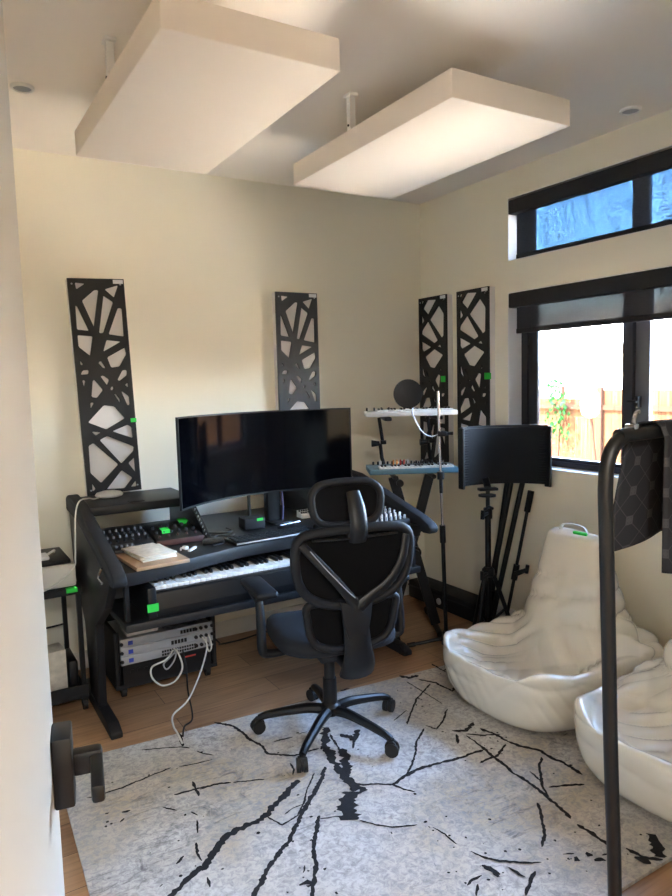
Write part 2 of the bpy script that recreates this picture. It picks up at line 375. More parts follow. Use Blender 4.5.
def copy_thing(root, loc, rz, label=None, group=None):
    r = root.copy(); COL.objects.link(r); r.location = loc; r.rotation_euler = (0, 0, rz)
    if label: r['label'] = label
    if group: r['group'] = group
    def rec(a, b):
        for ch in a.children:
            c = ch.copy(); COL.objects.link(c); c.parent = b; rec(ch, c)
    rec(root, r)
    return r
VEINS=[(0.0193,[(1.144,2.255),(1.077,2.206),(1.017,2.167),(0.95,2.127),(0.882,2.109),(0.778,2.095),(0.732,2.054),(0.683,2.011),(0.65,1.988)]),(0.0168,[(0.659,2.007),(0.627,1.984),(0.576,1.95),(0.54,1.928),(0.501,1.896),(0.453,1.853)]),(0.0136,[(1.278,2.274),(1.221,2.203),(1.119,2.116),(1.081,2.082),(1.002,2.007),(0.969,1.969),(0.894,1.919),(0.839,1.876),(0.786,1.825),(0.748,1.792),(0.696,1.737)]),(0.0055,[(1.222,2.261),(1.144,2.179),(1.091,2.109),(1.04,2.06),(0.97,2.043),(0.945,2.115)]),(0.0045,[(1.091,2.109),(1.045,2.106),(1.004,2.092)]),(0.0113,[(1.104,2.018),(1.064,1.966),(1.027,1.916),(0.995,1.867),(0.976,1.813),(0.939,1.761),(0.895,1.696),(0.853,1.635)]),(0.0154,[(0.885,1.76),(0.911,1.755),(0.921,1.736)]),(0.0079,[(0.94,1.823),(0.921,1.797)]),(0.0107,[(1.038,2.866),(1.098,2.786),(1.108,2.728),(1.114,2.639),(1.132,2.556),(1.129,2.491),(1.17,2.452),(1.215,2.411),(1.274,2.415),(1.325,2.404)]),(0.0065,[(1.191,2.563),(1.235,2.557),(1.278,2.552)]),(0.0055,[(1.307,2.562),(1.351,2.556)]),(0.0077,[(0.803,2.407),(0.86,2.406),(0.919,2.382)]),(0.0058,[(0.927,2.377),(0.978,2.356),(1.037,2.33)]),(0.006,[(1.174,2.374),(1.163,2.321),(1.143,2.294)]),(0.0345,[(1.44,2.541),(1.355,2.406),(1.337,2.308),(1.308,2.204),(1.312,2.123),(1.316,2.047)]),(0.0949,[(1.18,1.936),(1.2,1.97),(1.273,2.076)]),(0.0084,[(1.422,2.479),(1.39,2.338),(1.395,2.29)]),(0.0053,[(1.094,2.001),(1.143,1.984),(1.225,1.938)]),(0.0077,[(0.656,1.94),(0.651,1.901)]),(0.0069,[(0.499,2.582),(0.553,2.583),(0.62,2.595),(0.689,2.607),(0.755,2.614)]),(0.0051,[(0.786,2.603),(0.84,2.588),(0.918,2.578)]),(0.0057,[(0.424,2.596),(0.454,2.576),(0.509,2.588)]),(0.0064,[(0.695,2.816),(0.763,2.786),(0.843,2.746),(0.869,2.715)]),(0.0109,[(0.87,2.89),(0.866,2.83),(0.849,2.747)]),(0.0052,[(0.887,2.676),(0.902,2.644),(0.934,2.604)]),(0.0086,[(0.708,2.425),(0.753,2.421),(0.789,2.416),(0.88,2.397)]),(0.0086,[(0.795,2.472),(0.786,2.368)]),(0.0109,[(0.514,2.428),(0.543,2.422)]),(0.0089,[(0.496,2.372),(0.513,2.389)]),(0.0055,[(0.648,2.377),(0.685,2.328)]),(0.0072,[(0.727,2.292),(0.742,2.26)]),(0.0052,[(0.728,2.234),(0.706,2.164)]),(0.0066,[(0.684,2.121),(0.669,2.068),(0.672,2.025)]),(0.0081,[(0.596,2.055),(0.628,2.08)]),(0.0078,[(0.659,1.944),(0.651,1.901)]),(0.0077,[(0.521,1.986),(0.531,1.991)]),(0.0299,[(1.402,2.352),(1.384,2.276),(1.313,2.18),(1.285,2.068)]),(0.0085,[(1.314,2.113),(1.338,2.084),(1.379,2.063),(1.429,2.023),(1.45,1.976),(1.472,1.94)]),(0.012,[(1.429,2.023),(1.527,2.048),(1.612,2.051),(1.685,2.036),(1.761,2.023),(1.885,2.016)]),(0.0072,[(1.5,2.036),(1.57,2.089),(1.638,2.149),(1.699,2.221),(1.795,2.288)]),(0.0061,[(1.209,1.919),(1.242,1.864),(1.283,1.822),(1.362,1.784)]),(0.0051,[(1.399,1.745),(1.409,1.694),(1.409,1.634)]),(0.0056,[(1.426,1.584),(1.441,1.534),(1.473,1.5)]),(0.011,[(1.409,1.516),(1.422,1.482),(1.427,1.454)]),(0.0069,[(1.312,1.475),(1.344,1.484),(1.378,1.483)]),(0.0075,[(1.343,1.461),(1.307,1.427)]),(0.0154,[(1.881,2.205),(1.932,2.171),(2.008,2.208)]),(0.0085,[(1.878,2.171),(1.83,2.109)]),(0.0086,[(1.912,2.148),(1.964,2.101),(2.032,2.067)]),(0.0083,[(1.905,2.14),(1.896,2.042),(1.873,1.906)]),(0.0196,[(1.459,2.454),(1.489,2.386),(1.55,2.442)]),(0.0085,[(1.489,2.386),(1.444,2.324)]),(0.0085,[(1.265,1.803),(1.261,1.794)]),(0.0086,[(1.387,1.756),(1.389,1.748)]),(0.0104,[(1.897,2.046),(1.884,1.949),(1.867,1.838),(1.864,1.704),(1.851,1.639),(1.834,1.522)]),(0.0147,[(1.837,1.549),(1.828,1.517)]),(0.0121,[(1.82,1.485),(1.823,1.429),(1.817,1.357)]),(0.0134,[(1.851,1.318),(1.861,1.263),(1.902,1.221)]),(0.0122,[(2.015,2.008),(2.034,1.953),(2.067,1.891),(2.08,1.755),(2.079,1.672)]),(0.0086,[(1.993,1.995),(1.901,1.95),(1.807,1.95)]),(0.0116,[(1.995,2.151),(2.012,2.081),(2.015,2.008)]),(0.0092,[(2.041,1.844),(1.972,1.792),(1.891,1.708),(1.858,1.645)]),(0.0058,[(1.926,1.798),(1.912,1.727)]),(0.009,[(1.906,1.687),(1.966,1.658),(2.03,1.626)]),(0.0083,[(1.798,1.644),(1.748,1.579),(1.698,1.521),(1.632,1.47)]),(0.0067,[(1.435,1.551),(1.469,1.497),(1.525,1.453),(1.574,1.421)]),(0.015,[(1.411,1.512),(1.423,1.474),(1.416,1.449)]),(0.0084,[(1.473,1.463),(1.485,1.403)]),(0.0091,[(1.53,1.404),(1.466,1.373),(1.428,1.349)]),(0.0191,[(1.681,1.382),(1.676,1.361)]),(0.0193,[(1.727,1.375),(1.735,1.354)]),(0.0152,[(1.722,1.339),(1.752,1.319)]),(0.0096,[(1.761,1.337),(1.782,1.331)]),(0.0333,[(1.986,1.313),(1.902,1.236)]),(0.0058,[(1.661,1.411),(1.693,1.392)]),(0.019,[(1.839,1.278),(1.86,1.233)]),(0.008,[(2.258,2.808),(2.252,2.683)]),(0.0066,[(2.247,2.705),(2.283,2.709)]),(0.0233,[(2.027,2.786),(2.06,2.728),(2.108,2.73)]),(0.0101,[(2.081,2.696),(2.125,2.616),(2.133,2.497),(2.196,2.534),(2.264,2.622)]),(0.0071,[(2.096,2.619),(1.934,2.526),(1.842,2.444),(1.751,2.359)]),(0.0046,[(1.831,2.466),(1.721,2.418)]),(0.0049,[(2.014,2.709),(2.011,2.55),(2.009,2.422)]),(0.0067,[(1.993,2.369),(1.896,2.287),(1.833,2.253),(1.814,2.304)]),(0.0125,[(1.677,2.81),(1.73,2.805)])]
HOLES=[[(0.127,0.981),(0.303,0.977),(0.14,0.95)],[(0.456,0.948),(0.533,0.949),(0.391,0.78),(0.222,0.899)],[(0.637,0.952),(0.895,0.972),(0.799,0.914)],[(0.61,0.924),(0.778,0.894),(0.55,0.752),(0.471,0.752)],[(0.099,0.878),(0.13,0.876),(0.299,0.763),(0.089,0.77)],[(0.85,0.867),(0.927,0.866),(0.921,0.734),(0.64,0.746)],[(0.089,0.745),(0.357,0.738),(0.277,0.649),(0.089,0.692)],[(0.593,0.72),(0.855,0.711),(0.515,0.666)],[(0.576,0.639),(0.918,0.683),(0.937,0.651),(0.791,0.595),(0.632,0.591)],[(0.406,0.616),(0.462,0.625),(0.535,0.591),(0.493,0.589)],[(0.079,0.565),(0.12,0.584),(0.23,0.585),(0.218,0.566)],[(0.095,0.629),(0.146,0.61),(0.092,0.608)],[(0.422,0.554),(0.486,0.556),(0.581,0.535),(0.531,0.51)],[(0.726,0.532),(0.834,0.577),(0.919,0.577),(0.913,0.553),(0.768,0.527)],[(0.096,0.54),(0.154,0.538),(0.119,0.508)],[(0.279,0.533),(0.31,0.54),(0.453,0.489),(0.333,0.454),(0.233,0.46)],[(0.854,0.507),(0.916,0.518),(0.915,0.494)],[(0.583,0.498),(0.639,0.505),(0.646,0.49),(0.594,0.483)],[(0.78,0.476),(0.805,0.477),(0.917,0.451),(0.919,0.412),(0.874,0.409)],[(0.645,0.467),(0.675,0.468),(0.75,0.438),(0.733,0.424)],[(0.204,0.435),(0.272,0.433),(0.201,0.406)],[(0.437,0.418),(0.63,0.409),(0.804,0.349),(0.45,0.304),(0.129,0.344)],[(0.179,0.3),(0.343,0.292),(0.245,0.279)],[(0.552,0.293),(0.843,0.318),(0.916,0.304),(0.923,0.252)],[(0.306,0.257),(0.446,0.273),(0.928,0.21),(0.909,0.189),(0.668,0.135)],[(0.101,0.235),(0.191,0.246),(0.611,0.132),(0.268,0.054),(0.088,0.108)],[(0.792,0.135),(0.915,0.158),(0.911,0.087)],[(0.657,0.104),(0.852,0.061),(0.688,0.015),(0.355,0.022)],[(0.101,0.057),(0.159,0.028),(0.094,0.019)],[(0.8,0.018),(0.902,0.046),(0.912,0.017)]]
SKY_STRENGTH, SUN, HALL, EXPOSURE = 1.3, 20.0, 9, 3.8
# ---------------------------------------------------------------- the room
XL, XR, YF, YB, ZC = -.12, 3.071, .24, 3.883, 2.76
TH = .21
WY0, WY1 = 1.40, 3.044

b = MB(); b.b2((-1.6, -2.6, -.1), (XR+TH, YB+.15, 0)); struct('floor', b, 'floor')
b = MB(); b.b2((-1.6, -2.6, ZC), (XR+TH+.25, YB+.4, ZC+.12)); struct('ceiling', b, 'ceil')
b = MB(); b.b2((XL-.12, YB, 0), (XR+TH, YB+.15, ZC)); struct('wall_back', b, 'wall')
b = MB(); b.b2((XL-.12, YF-.12, 0), (XL, YB, ZC)); struct('wall_left', b, 'wall')
# right wall with two window openings
b = MB()
b.b2((XR, -2.6, 0), (XR+TH, WY0, ZC)); b.b2((XR, WY1, 0), (XR+TH, YB, ZC))
b.b2((XR, WY0, 0), (XR+TH, WY1, 1.008)); b.b2((XR, WY0, 2.05), (XR+TH, WY1, 2.235)); b.b2((XR, WY0, 2.60), (XR+TH, WY1, ZC))
struct('wall_right', b, 'wall')
# front wall around the doorway the camera stands in
b = MB()
b.b2((XL-.12, YF-.12, 0), (-.05, YF, ZC)); b.b2((.90, YF-.12, 0), (XR, YF, ZC)); b.b2((-.05, YF-.12, 2.42), (.90, YF, ZC))
struct('wall_front', b, 'wall')
# hall beyond the doorway
b = MB(); b.b2((-1.6, -2.6, 0), (-1.5, YF-.12, ZC)); struct('wall_hall_left', b, 'wall')
b = MB(); b.b2((-1.5, -2.6, 0), (XR, -2.5, ZC)); struct('wall_hall_end', b, 'wall')
b = MB(); b.b2((-1.5, YF-.24, 0), (XL-.12, YF-.12, ZC)); struct('wall_hall_side', b, 'wall')
k_ = 2
for z0, z1 in ((1.008, 2.05), (2.235, 2.60)):
    b = MB(); e = .004
    b.b2((XR-.001, WY0, z0-.0), (3.181, WY1, z0+e)); b.b2((XR-.001, WY0, z1-e), (3.181, WY1, z1)); b.b2((XR-.001, WY0, z0+e), (3.181, WY0+e, z1-e)); b.b2((XR-.001, WY1-e, z0+e), (3.181, WY1, z1-e))
    struct('trim_%d' % k_, b, 'trim'); k_ += 1
for nm, lo, hi in (('baseboard_back', (XL, YB-.014, 0), (XR, YB, .10)), ('baseboard_right', (XR-.014, YF, 0), (XR, YB-.014, .10)),
                   ('baseboard_left', (XL, YF, 0), (XL+.014, YB-.014, .10)), ('baseboard_front', (.97, YF, 0), (XR-.014, YF+.014, .10))):
    b = MB(); b.b2(lo, hi, bev=.004); struct(nm, b, 'trim')

# ---------------------------------------------------------------- windows
def window(nm, z0, z1):
    x0, x1 = 3.18, 3.235
    b = MB(); b.b2((x0, WY0, z0), (x1, WY0+.05, z1)); b.b2((x0, WY1-.05, z0), (x1, WY1, z1))
    b.b2((x0, WY0+.05, z0), (x1, WY1-.05, z0+.035)); b.b2((x0, WY0+.05, z1-.04), (x1, WY1-.05, z1))
    r = struct(nm, b, 'frame')
    b = MB(); b.b2((x0-.004, 2.266 if z1 < 2.3 else 2.235, z0+.03), (x1-.02, 2.328 if z1 < 2.3 else 2.282, z1-.03), bev=.003); mesh('mullion', b, 'frame', r)
    # fixed sash on the far side, sliding sash on the near side
    b = MB()
    b.b2((x0+.012, 2.925 if z1 < 2.3 else 2.955, z0+.03), (x1-.015, 2.996, z1-.035), bev=.003)
    b.b2((x0+.012, 2.30, z0+.03), (x1-.015, 2.92, z0+.055)); b.b2((x0+.012, 2.30, z1-.06), (x1-.015, 2.92, z1-.035))
    mesh('sash', b, 'frame', r)
    b = MB(); b.b2((x0+.026, 2.30, z0+.05), (x0+.032, 2.92, z1-.055)); mesh('pane', b, 'glass', r)
    b = MB()
    b.b2((x0+.022, 2.185 if z1 < 2.3 else 2.205, z0+.03), (x1-.004, 2.27 if z1 < 2.3 else 2.25, z1-.035), bev=.003); b.b2((x0+.022, WY0+.04, z0+.03), (x1-.004, WY0+.10, z1-.035), bev=.003)
    b.b2((x0+.022, WY0+.09, z0+.03), (x1-.004, 2.14, z0+.055)); b.b2((x0+.022, WY0+.09, z1-.06), (x1-.004, 2.14, z1-.035))
    mesh('sash', b, 'frame2', r, label='sliding grey sash')
    b = MB(); b.b2((x0+.036, WY0+.09, z0+.05), (x0+.042, 2.145, z1-.055)); mesh('pane', b, 'glass', r)
    return r
window('window_1', 2.235, 2.60)
w2 = window('window_2', 1.008, 2.05)
b = MB(); b.b2((3.168, 2.225, 1.37), (3.20, 2.25, 1.43), bev=.004); b.b2((3.158, 2.23, 1.395), (3.17, 2.285, 1.41), bev=.003)
mesh('latch', b, 'plastic', w2)

def shade(nm, zt, zb, bottom, label, fab):
    bottom += .005
    t = thing(nm, label, 'window shade', (3.09, (WY0+WY1)/2, bottom))
    b = MB(); b.b2((3.064, WY0+.008, zb), (3.125, WY1-.008, zt), bev=.006); mesh('cassette', b, 'cassette', t)
    b = MB(); b.b2((3.1085, WY0+.03, bottom+.01), (3.1115, WY1-.035, zb+.01)); mesh('shade_fabric', b, fab, t)
    b = MB(); b.b2((3.101, WY0+.03, bottom), (3.119, WY1-.035, bottom+.03), bev=.004); mesh('bottom_rail', b, 'cassette', t)
shade('roller_shade', 2.585, 2.505, 2.236, 'dark roller shade pulled fully down over the high narrow window', 'shade_up')
shade('roller_shade', 2.044, 1.958, 1.80, 'dark roller shade raised almost to its cassette over the big lower window', 'shade')

# ---------------------------------------------------------------- door with lever handle, open into the room
E_ = Vector((.1465, 1.165, 0)); d_ = Vector((.168, .885, 0)).normalized(); n_ = Vector((d_.y, -d_.x, 0))
def doorM(along, out, z): p = E_ - d_*along + n_*out; return Vector((p.x, p.y, z))
dm = Matrix((( -d_.x, n_.x, 0, E_.x), (-d_.y, n_.y, 0, E_.y), (0, 0, 1, 0), (0, 0, 0, 1)))   # x: toward hinge, y: out of the face
b = MB(); b.box((.445, -.022, 1.2), (.89, .044, 2.376), bev=.003, mtx=dm)
door = struct('door_1', b, 'door')
b = MB(); b.box((.066, .015, .966), (.064, .03, .112), bev=.004, mtx=dm)
dh = mesh('door_handle', b, 'metalb', door, label='black lever door handle')
b = MB(); b.box((.066, .050, .966), (.026, .046, .038), bev=.006, mtx=dm); b.box((.113, .064, .966), (.12, .019, .027), bev=.005, mtx=dm)
mesh('lever', b, 'metalb', dh)
for z in (.25, 1.2, 2.15):
    b = MB(); b.cyl(doorM(.895, .004, z-.05), doorM(.895, .004, z+.05), .007, n=10); mesh('hinge', b, 'metalb', door)
b = MB()
for x0, x1, z0, z1 in ((-.05, -.032, 0, 2.42), (.882, .90, 0, 2.42), (-.032, .882, 2.402, 2.42)): b.b2((x0, YF-.122, z0), (x1, YF+.002, z1))
struct('trim_1', b, 'trim')

# ---------------------------------------------------------------- recessed ceiling lights (off)
for x, y, r, lab in ((.441, 3.10, .045, 'round recessed ceiling light left of the hanging panels, near the back wall'),
                     (2.90, 2.10, .048, 'round recessed ceiling light above the high narrow window')):
    t = thing('recessed_light', lab, 'ceiling light', (x, y, ZC-.012), group='recessed ceiling lights')
    b = MB(); b.lathe([(r*.78, ZC-.002), (r*.8, ZC-.012), (r*.98, ZC-.010), (r, ZC-.004), (r, ZC)], (x, y, 0), 32); mesh('trim_ring', b, 'trim', t)
    b = MB(); b.lathe([(.001, ZC-.006), (r*.78, ZC-.006), (r*.78, ZC)], (x, y, 0), 32)
    mesh('diffuser', b, 'silver', t)

# ---------------------------------------------------------------- hanging ceiling panels
for x0, x1, y0, y1, lab in ((.62, 1.185, 1.878, 3.045, 'pale fabric acoustic panel hanging from the ceiling above the desk, the left one'),
                            (1.622, 2.215, 1.866, 3.028, 'pale fabric acoustic panel hanging from the ceiling nearer the windows')):
    t = thing('ceiling_panel', lab, 'acoustic panel', ((x0+x1)/2, (y0+y1)/2, 2.5), group='acoustic panels hung from the ceiling')
    b = MB(); b.b2((x0, y0, 2.5), (x1, y1, 2.6), bev=.006); mesh('panel_body', b, 'cloud', t)
    for px in (x0+.035, x1-.035):
        b = MB(); b.b2((px-.013, 2.54, 2.598), (px+.013, 2.566, ZC)); b.b2((px-.02, 2.525, ZC-.012), (px+.02, 2.58, ZC), bev=.002)
        st = mesh('hanger', b, 'trim', t)
        b = MB(); b.cyl((px-.014, 2.553, 2.63), (px-.018, 2.553, 2.63), .005, n=8); mesh('screw', b, 'metalb', st)

# ---------------------------------------------------------------- outdoors
b = MB(); b.b2((XR+TH, -30, -.32), (40, 30, -.25)); struct('ground', b, 'concrete')
t = thing('reed_fence', 'tan reed screen fence outside the big window', 'fence', (7, 5, -.25))
b = MB(); b.b2((6.95, -16, -.25), (7.0, 5.35, 1.36)); b.b2((6.98, 5.35, -.25), (7.03, 14, 1.25)); mesh('reed_screen', b, 'reed', t)
for y in (-1.5, .6, 2.9, 5.37, 7.6, 9.9, 12.2):
    b = MB(); b.b2((6.90, y-.035, -.25), (6.95, y+.035, 1.40), bev=.006); mesh('fence_post', b, 'post_wood', t)
b = MB(); b.b2((6.925, -16, 1.12), (6.95, 14, 1.18)); mesh('rail', b, 'post_wood', t)
# neighbouring house
t = thing('house', 'white stucco house beyond the reed fence with a low pale roof', 'house', (15, 8, -.25))
b = MB(); b.b2((12.5, -24, -.25), (19, 24, 1.95)); mesh('house_wall', b, 'stucco', t)
b = MB(); b.prism([(11.6, 1.95), (11.6, 2.12), (15.75, 3.3), (19.9, 2.12), (19.9, 1.95)], 'y', -25, 25); mesh('roof', b, 'roofing', t)
b = MB(); b.b2((11.55, -25, 1.92), (11.62, 25, 2.10)); mesh('fascia', b, 'fascia', t)
b = MB(); b.b2((12.44, 2.2, 1.35), (12.5, 7.2, 1.62)); mesh('wall_band', b, 'yellow', t, label='yellow band')
# patio parasol beside the fence: pale slanted canopy edge
t = thing('patio_awning', 'low white shade sail stretched beyond the fence', 'shade sail', (9, 8.5, -.25))
b = MB(); b.grid(lambda u, v: (8.2+1.4*u, 7.0+4*v, 1.38+.34*u*v+.22*v-.10*u), 6, 8); o = mesh('canopy', b, 'stucco', t)
md = o.modifiers.new('thick', 'SOLIDIFY'); md.thickness = .02
for x, y, z in ((8.22, 7.03, 1.38), (9.58, 7.03, 1.29), (8.22, 10.97, 1.6), (9.58, 10.97, 1.8)):
    b = MB(); b.cyl((x, y, -.25), (x, y, z), .03); mesh('support_pole', b, 'post_wood', t)
# white covered lamp on a thin leaning stake
t = thing('garden_lantern', 'white lantern on a thin stake in front of the reed fence', 'lantern', (6.5, 5.25, -.25))
b = MB(); b.tube([(6.5, 5.02, -.25), (6.5, 5.1, .6), (6.5, 5.16, 1.1)], .014); mesh('stake', b, 'post_wood', t)
b = MB(); b.lathe([(.04, 1.06), (.09, 1.10), (.11, 1.22), (.085, 1.33), (.02, 1.37)], (6.5, 5.17, 0), 16); mesh('lamp_body', b, 'stucco', t)
# vine over the fence
def leaf_blob(nm, c, r, n, label, cat):
    b = MB(); rnd = random.Random(3)
    for i in range(n):
        a = rnd.uniform(0, 2*PI); h = rnd.random(); rr = r*(1-.5*h)*math.sqrt(rnd.random())
        p = Vector((c[0]-.03-.10*rnd.random(), c[1]+rr*cos(a), c[2]+h*.78)); s = rnd.uniform(.03, .055)
        Rm = Matrix.Rotation(rnd.uniform(0, 6.28), 3, 'Z') @ Matrix.Rotation(rnd.uniform(-1, 1), 3, 'X')
        q = [p+Rm @ Vector(v)*s for v in ((-.5, 0, 0), (0, -.02, .75), (.5, 0, 0), (.0, .15, -.75))]
        V = [b.b.verts.new(v) for v in q]; b.b.faces.new(V)
    t = thing(nm, label, cat, (c[0], c[1], c[2]-.9))
    mesh('foliage', b, 'leaf', t, recalc=False)
    b = MB(); b.tube([(c[0]-.05, c[1]+.05, -.25), (c[0]-.06, c[1]+.0, .5), (c[0]-.06, c[1]-.04, 1.2)], .012); mesh('stem', b, 'post_wood', t)
leaf_blob('climbing_vine', (6.93, 5.95, .72), .24, 160, 'green vine climbing the reed fence outside the window', 'vine')

# ---------------------------------------------------------------- light
W = bpy.data.worlds.new('sky'); S.world = W; W.use_nodes = True
nt = W.node_tree; bg = nt.nodes['Background']
sky = nt.nodes.new('ShaderNodeTexSky'); sky.sky_type = 'NISHITA'; sky.sun_disc = False
sky.sun_elevation = math.radians(56); sky.sun_rotation = math.radians(-100); sky.air_density = 1.0; sky.dust_density = 1.5
nt.links.new(sky.outputs[0], bg.inputs[0]); bg.inputs[1].default_value = SKY_STRENGTH
sun = bpy.data.lights.new('sun', 'SUN'); sun.energy = SUN; sun.angle = .01; sun.color = (1, .91, .78)
so = link('sun', sun); so.rotation_euler = Vector((-.62, -.25, -.0)).normalized().to_track_quat('X', 'Z').to_euler()
dirv = Vector((.52, -.20, -.85)); so.rotation_euler = dirv.to_track_quat('-Z', 'Y').to_euler()
# portals: help the sky in through the two windows
for z0, z1 in ((1.008, 2.05), (2.235, 2.60)):
    l = bpy.data.lights.new('window_portal', 'AREA'); l.shape = 'RECTANGLE'; l.size = z1-z0; l.size_y = WY1-WY0; l.cycles.is_portal = True
    o = link('window_portal', l); o.location = (3.26, (WY0+WY1)/2, (z0+z1)/2); o.rotation_euler = (0, math.radians(90), 0)
# added fill light, unseen in the hall behind the doorway
l = bpy.data.lights.new('hall_fill_light', 'AREA'); l.shape = 'DISK'; l.size = .7; l.energy = HALL; l.color = (1, .975, .94)
o = link('hall_fill_light', l); o.location = (-.22, -1.5, ZC-.06)
# ---------------------------------------------------------------- camera
cam = bpy.data.cameras.new('camera'); co = link('camera', cam); S.camera = co
cam.sensor_fit = 'HORIZONTAL'; cam.sensor_width = 36; cam.lens = 684.8*36/672; cam.clip_start = .02
yaw, pitch, roll = math.radians(31.056), math.radians(-5.593), math.radians(-1.539)
Fv = Vector((sin(yaw)*cos(pitch), cos(yaw)*cos(pitch), sin(pitch))); r_ = Vector((cos(yaw), -sin(yaw), 0)); u_ = r_.cross(Fv)
RV = r_*cos(roll)+u_*sin(roll); UV = -r_*sin(roll)+u_*cos(roll)
co.matrix_world = Matrix(((RV.x, UV.x, -Fv.x, 0), (RV.y, UV.y, -Fv.y, 0), (RV.z, UV.z, -Fv.z, 1.55), (0, 0, 0, 1)))
S.view_settings.view_transform = 'Standard'; S.view_settings.look = 'None'; S.view_settings.gamma = 1
S.view_settings.use_curve_mapping = False; S.view_settings.exposure = EXPOSURE
S.cycles.max_bounces = 10; S.cycles.diffuse_bounces = 6; S.cycles.transparent_max_bounces = 12
S.cycles.sample_clamp_indirect = 12; S.cycles.use_denoising = True
S.cycles.caustics_reflective = False; S.cycles.caustics_refractive = False
# ================================================================ things in the room
# ---------------------------------------------------------------- rug
t_ = .012
rugc = [(.365, 2.905), (2.80, 2.722), (2.80, 1.212), (.295, 1.222)]
b = MB(); b.prism(rugc, 'z', 0.0005, t_, mi=0)
rnd = random.Random(5)
for k, (w, P) in enumerate(VEINS):
    # jagged ribbon of black pile, slightly raised, part of the rug's own mesh
    pts = []
    for (x0, y0), (x1, y1) in zip(P, P[1:]):
        n = max(1, int(math.hypot(x1-x0, y1-y0)/.009))
        for i in range(n):
            u = i/n; pts.append(Vector((x0+(x1-x0)*u, y0+(y1-y0)*u)))
    pts.append(Vector(P[-1])); m = len(pts); A = []; Bq = []
    zz = t_+.0012+.00002*k; qa = qb = .6; qs = 0
    for i, p in enumerate(pts):
        d = (pts[min(m-1, i+1)]-pts[max(0, i-1)]); d = d.normalized() if d.length else Vector((1, 0)); nn = Vector((-d.y, d.x))
        w_ = w; tp = .35+.65*min(1, i/1.5, (m-1-i)/1.5) if w < .03 else .8
        ja, jb, js = rnd.uniform(.25, 1.0), rnd.uniform(.25, 1.0), rnd.uniform(-.3, .3)
        ja, jb, js = .3*qa+.7*ja, .3*qb+.7*jb, .4*qs+.7*js; qa, qb, qs = ja, jb, js
        if w > .05: ja, jb, js = rnd.uniform(.26, .58), rnd.uniform(.26, .58), rnd.uniform(-.1, .1)
        p = p+nn*js*w
        A.append(b.b.verts.new((p.x+nn.x*w*ja*tp, p.y+nn.y*w*ja*tp, zz))); Bq.append(b.b.verts.new((p.x-nn.x*w*jb*tp, p.y-nn.y*w*jb*tp, zz)))
    n0 = b.mark()
    for i in range(m-1): b.b.faces.new((Bq[i], Bq[i+1], A[i+1], A[i]))
    b.setm(n0, 1)
# small scattered flecks
for k in range(150):
    w, P = rnd.choice(VEINS); p = Vector(rnd.choice(P))+Vector((rnd.gauss(0, .05), rnd.gauss(0, .05)))
    if not (.42 < p.x < 2.75 and 1.26 < p.y < 2.70): continue
    s = rnd.uniform(.002, .007); a0 = rnd.uniform(0, 6.3); n0 = b.mark()
    V = [b.b.verts.new((p.x+s*rnd.uniform(.5, 1.4)*cos(a0+q*1.26), p.y+s*rnd.uniform(.5, 1.4)*sin(a0+q*1.26), t_+.001)) for q in range(5)]
    b.b.faces.new(V); b.setm(n0, 1)
single('area_rug', b, ['rug', 'vein'], 'pale grey distressed rug with black crack-like veins on the wooden floor', 'rug', base=(1.56, 2.0, 0), recalc=False)

# ---------------------------------------------------------------- lattice wall panels
def lattice_mesh(w, h, flip, thick, up):
    cu = bpy.data.curves.new('lat', 'CURVE'); cu.dimensions = '2D'; cu.fill_mode = 'BOTH'; cu.extrude = thick/2
    def spl(P):
        s = cu.splines.new('POLY'); s.points.add(len(P)-1)
        for q, (x, y) in zip(s.points, P): q.co = (x, y, 0, 1)
        s.use_cyclic_u = True
    spl([(0, 0), (w, 0), (w, h), (0, h)])
    for H in HOLES:
        P = []
        n = len(H)
        for i in range(n):                      # clip the corners a little
            p0, p1, p2 = Vector(H[i-1]), Vector(H[i]), Vector(H[(i+1) % n])
            for q in (p0, p2):
                e = q-p1; s = Vector((e.x*w, e.y*h)).length
                P.append(p1+e*min(.3, .005/max(s, 1e-4)))
        P = [((1-p.x) if flip else p.x, (1-p.y) if flip else p.y) for p in P]
        spl([(x*w, y*h) for x, y in P])
    o = bpy.data.objects.new('lat', cu); COL.objects.link(o)
    dg = bpy.context.evaluated_depsgraph_get(); dg.update()
    me = bpy.data.meshes.new_from_object(o.evaluated_get(dg))
    bpy.data.objects.remove(o); bpy.data.curves.remove(cu)
    t = bmesh.new(); t.from_mesh(me); bpy.data.meshes.remove(me)
    # stand it up: x along the wall, z up, facing -y
    t.transform(Matrix.Translation((0, -up, 0)) @ Matrix.Rotation(PI/2, 4, 'X'))
    b = MB(); b.b.free(); b.b = t
    return b
PW, PH = .291, 1.155
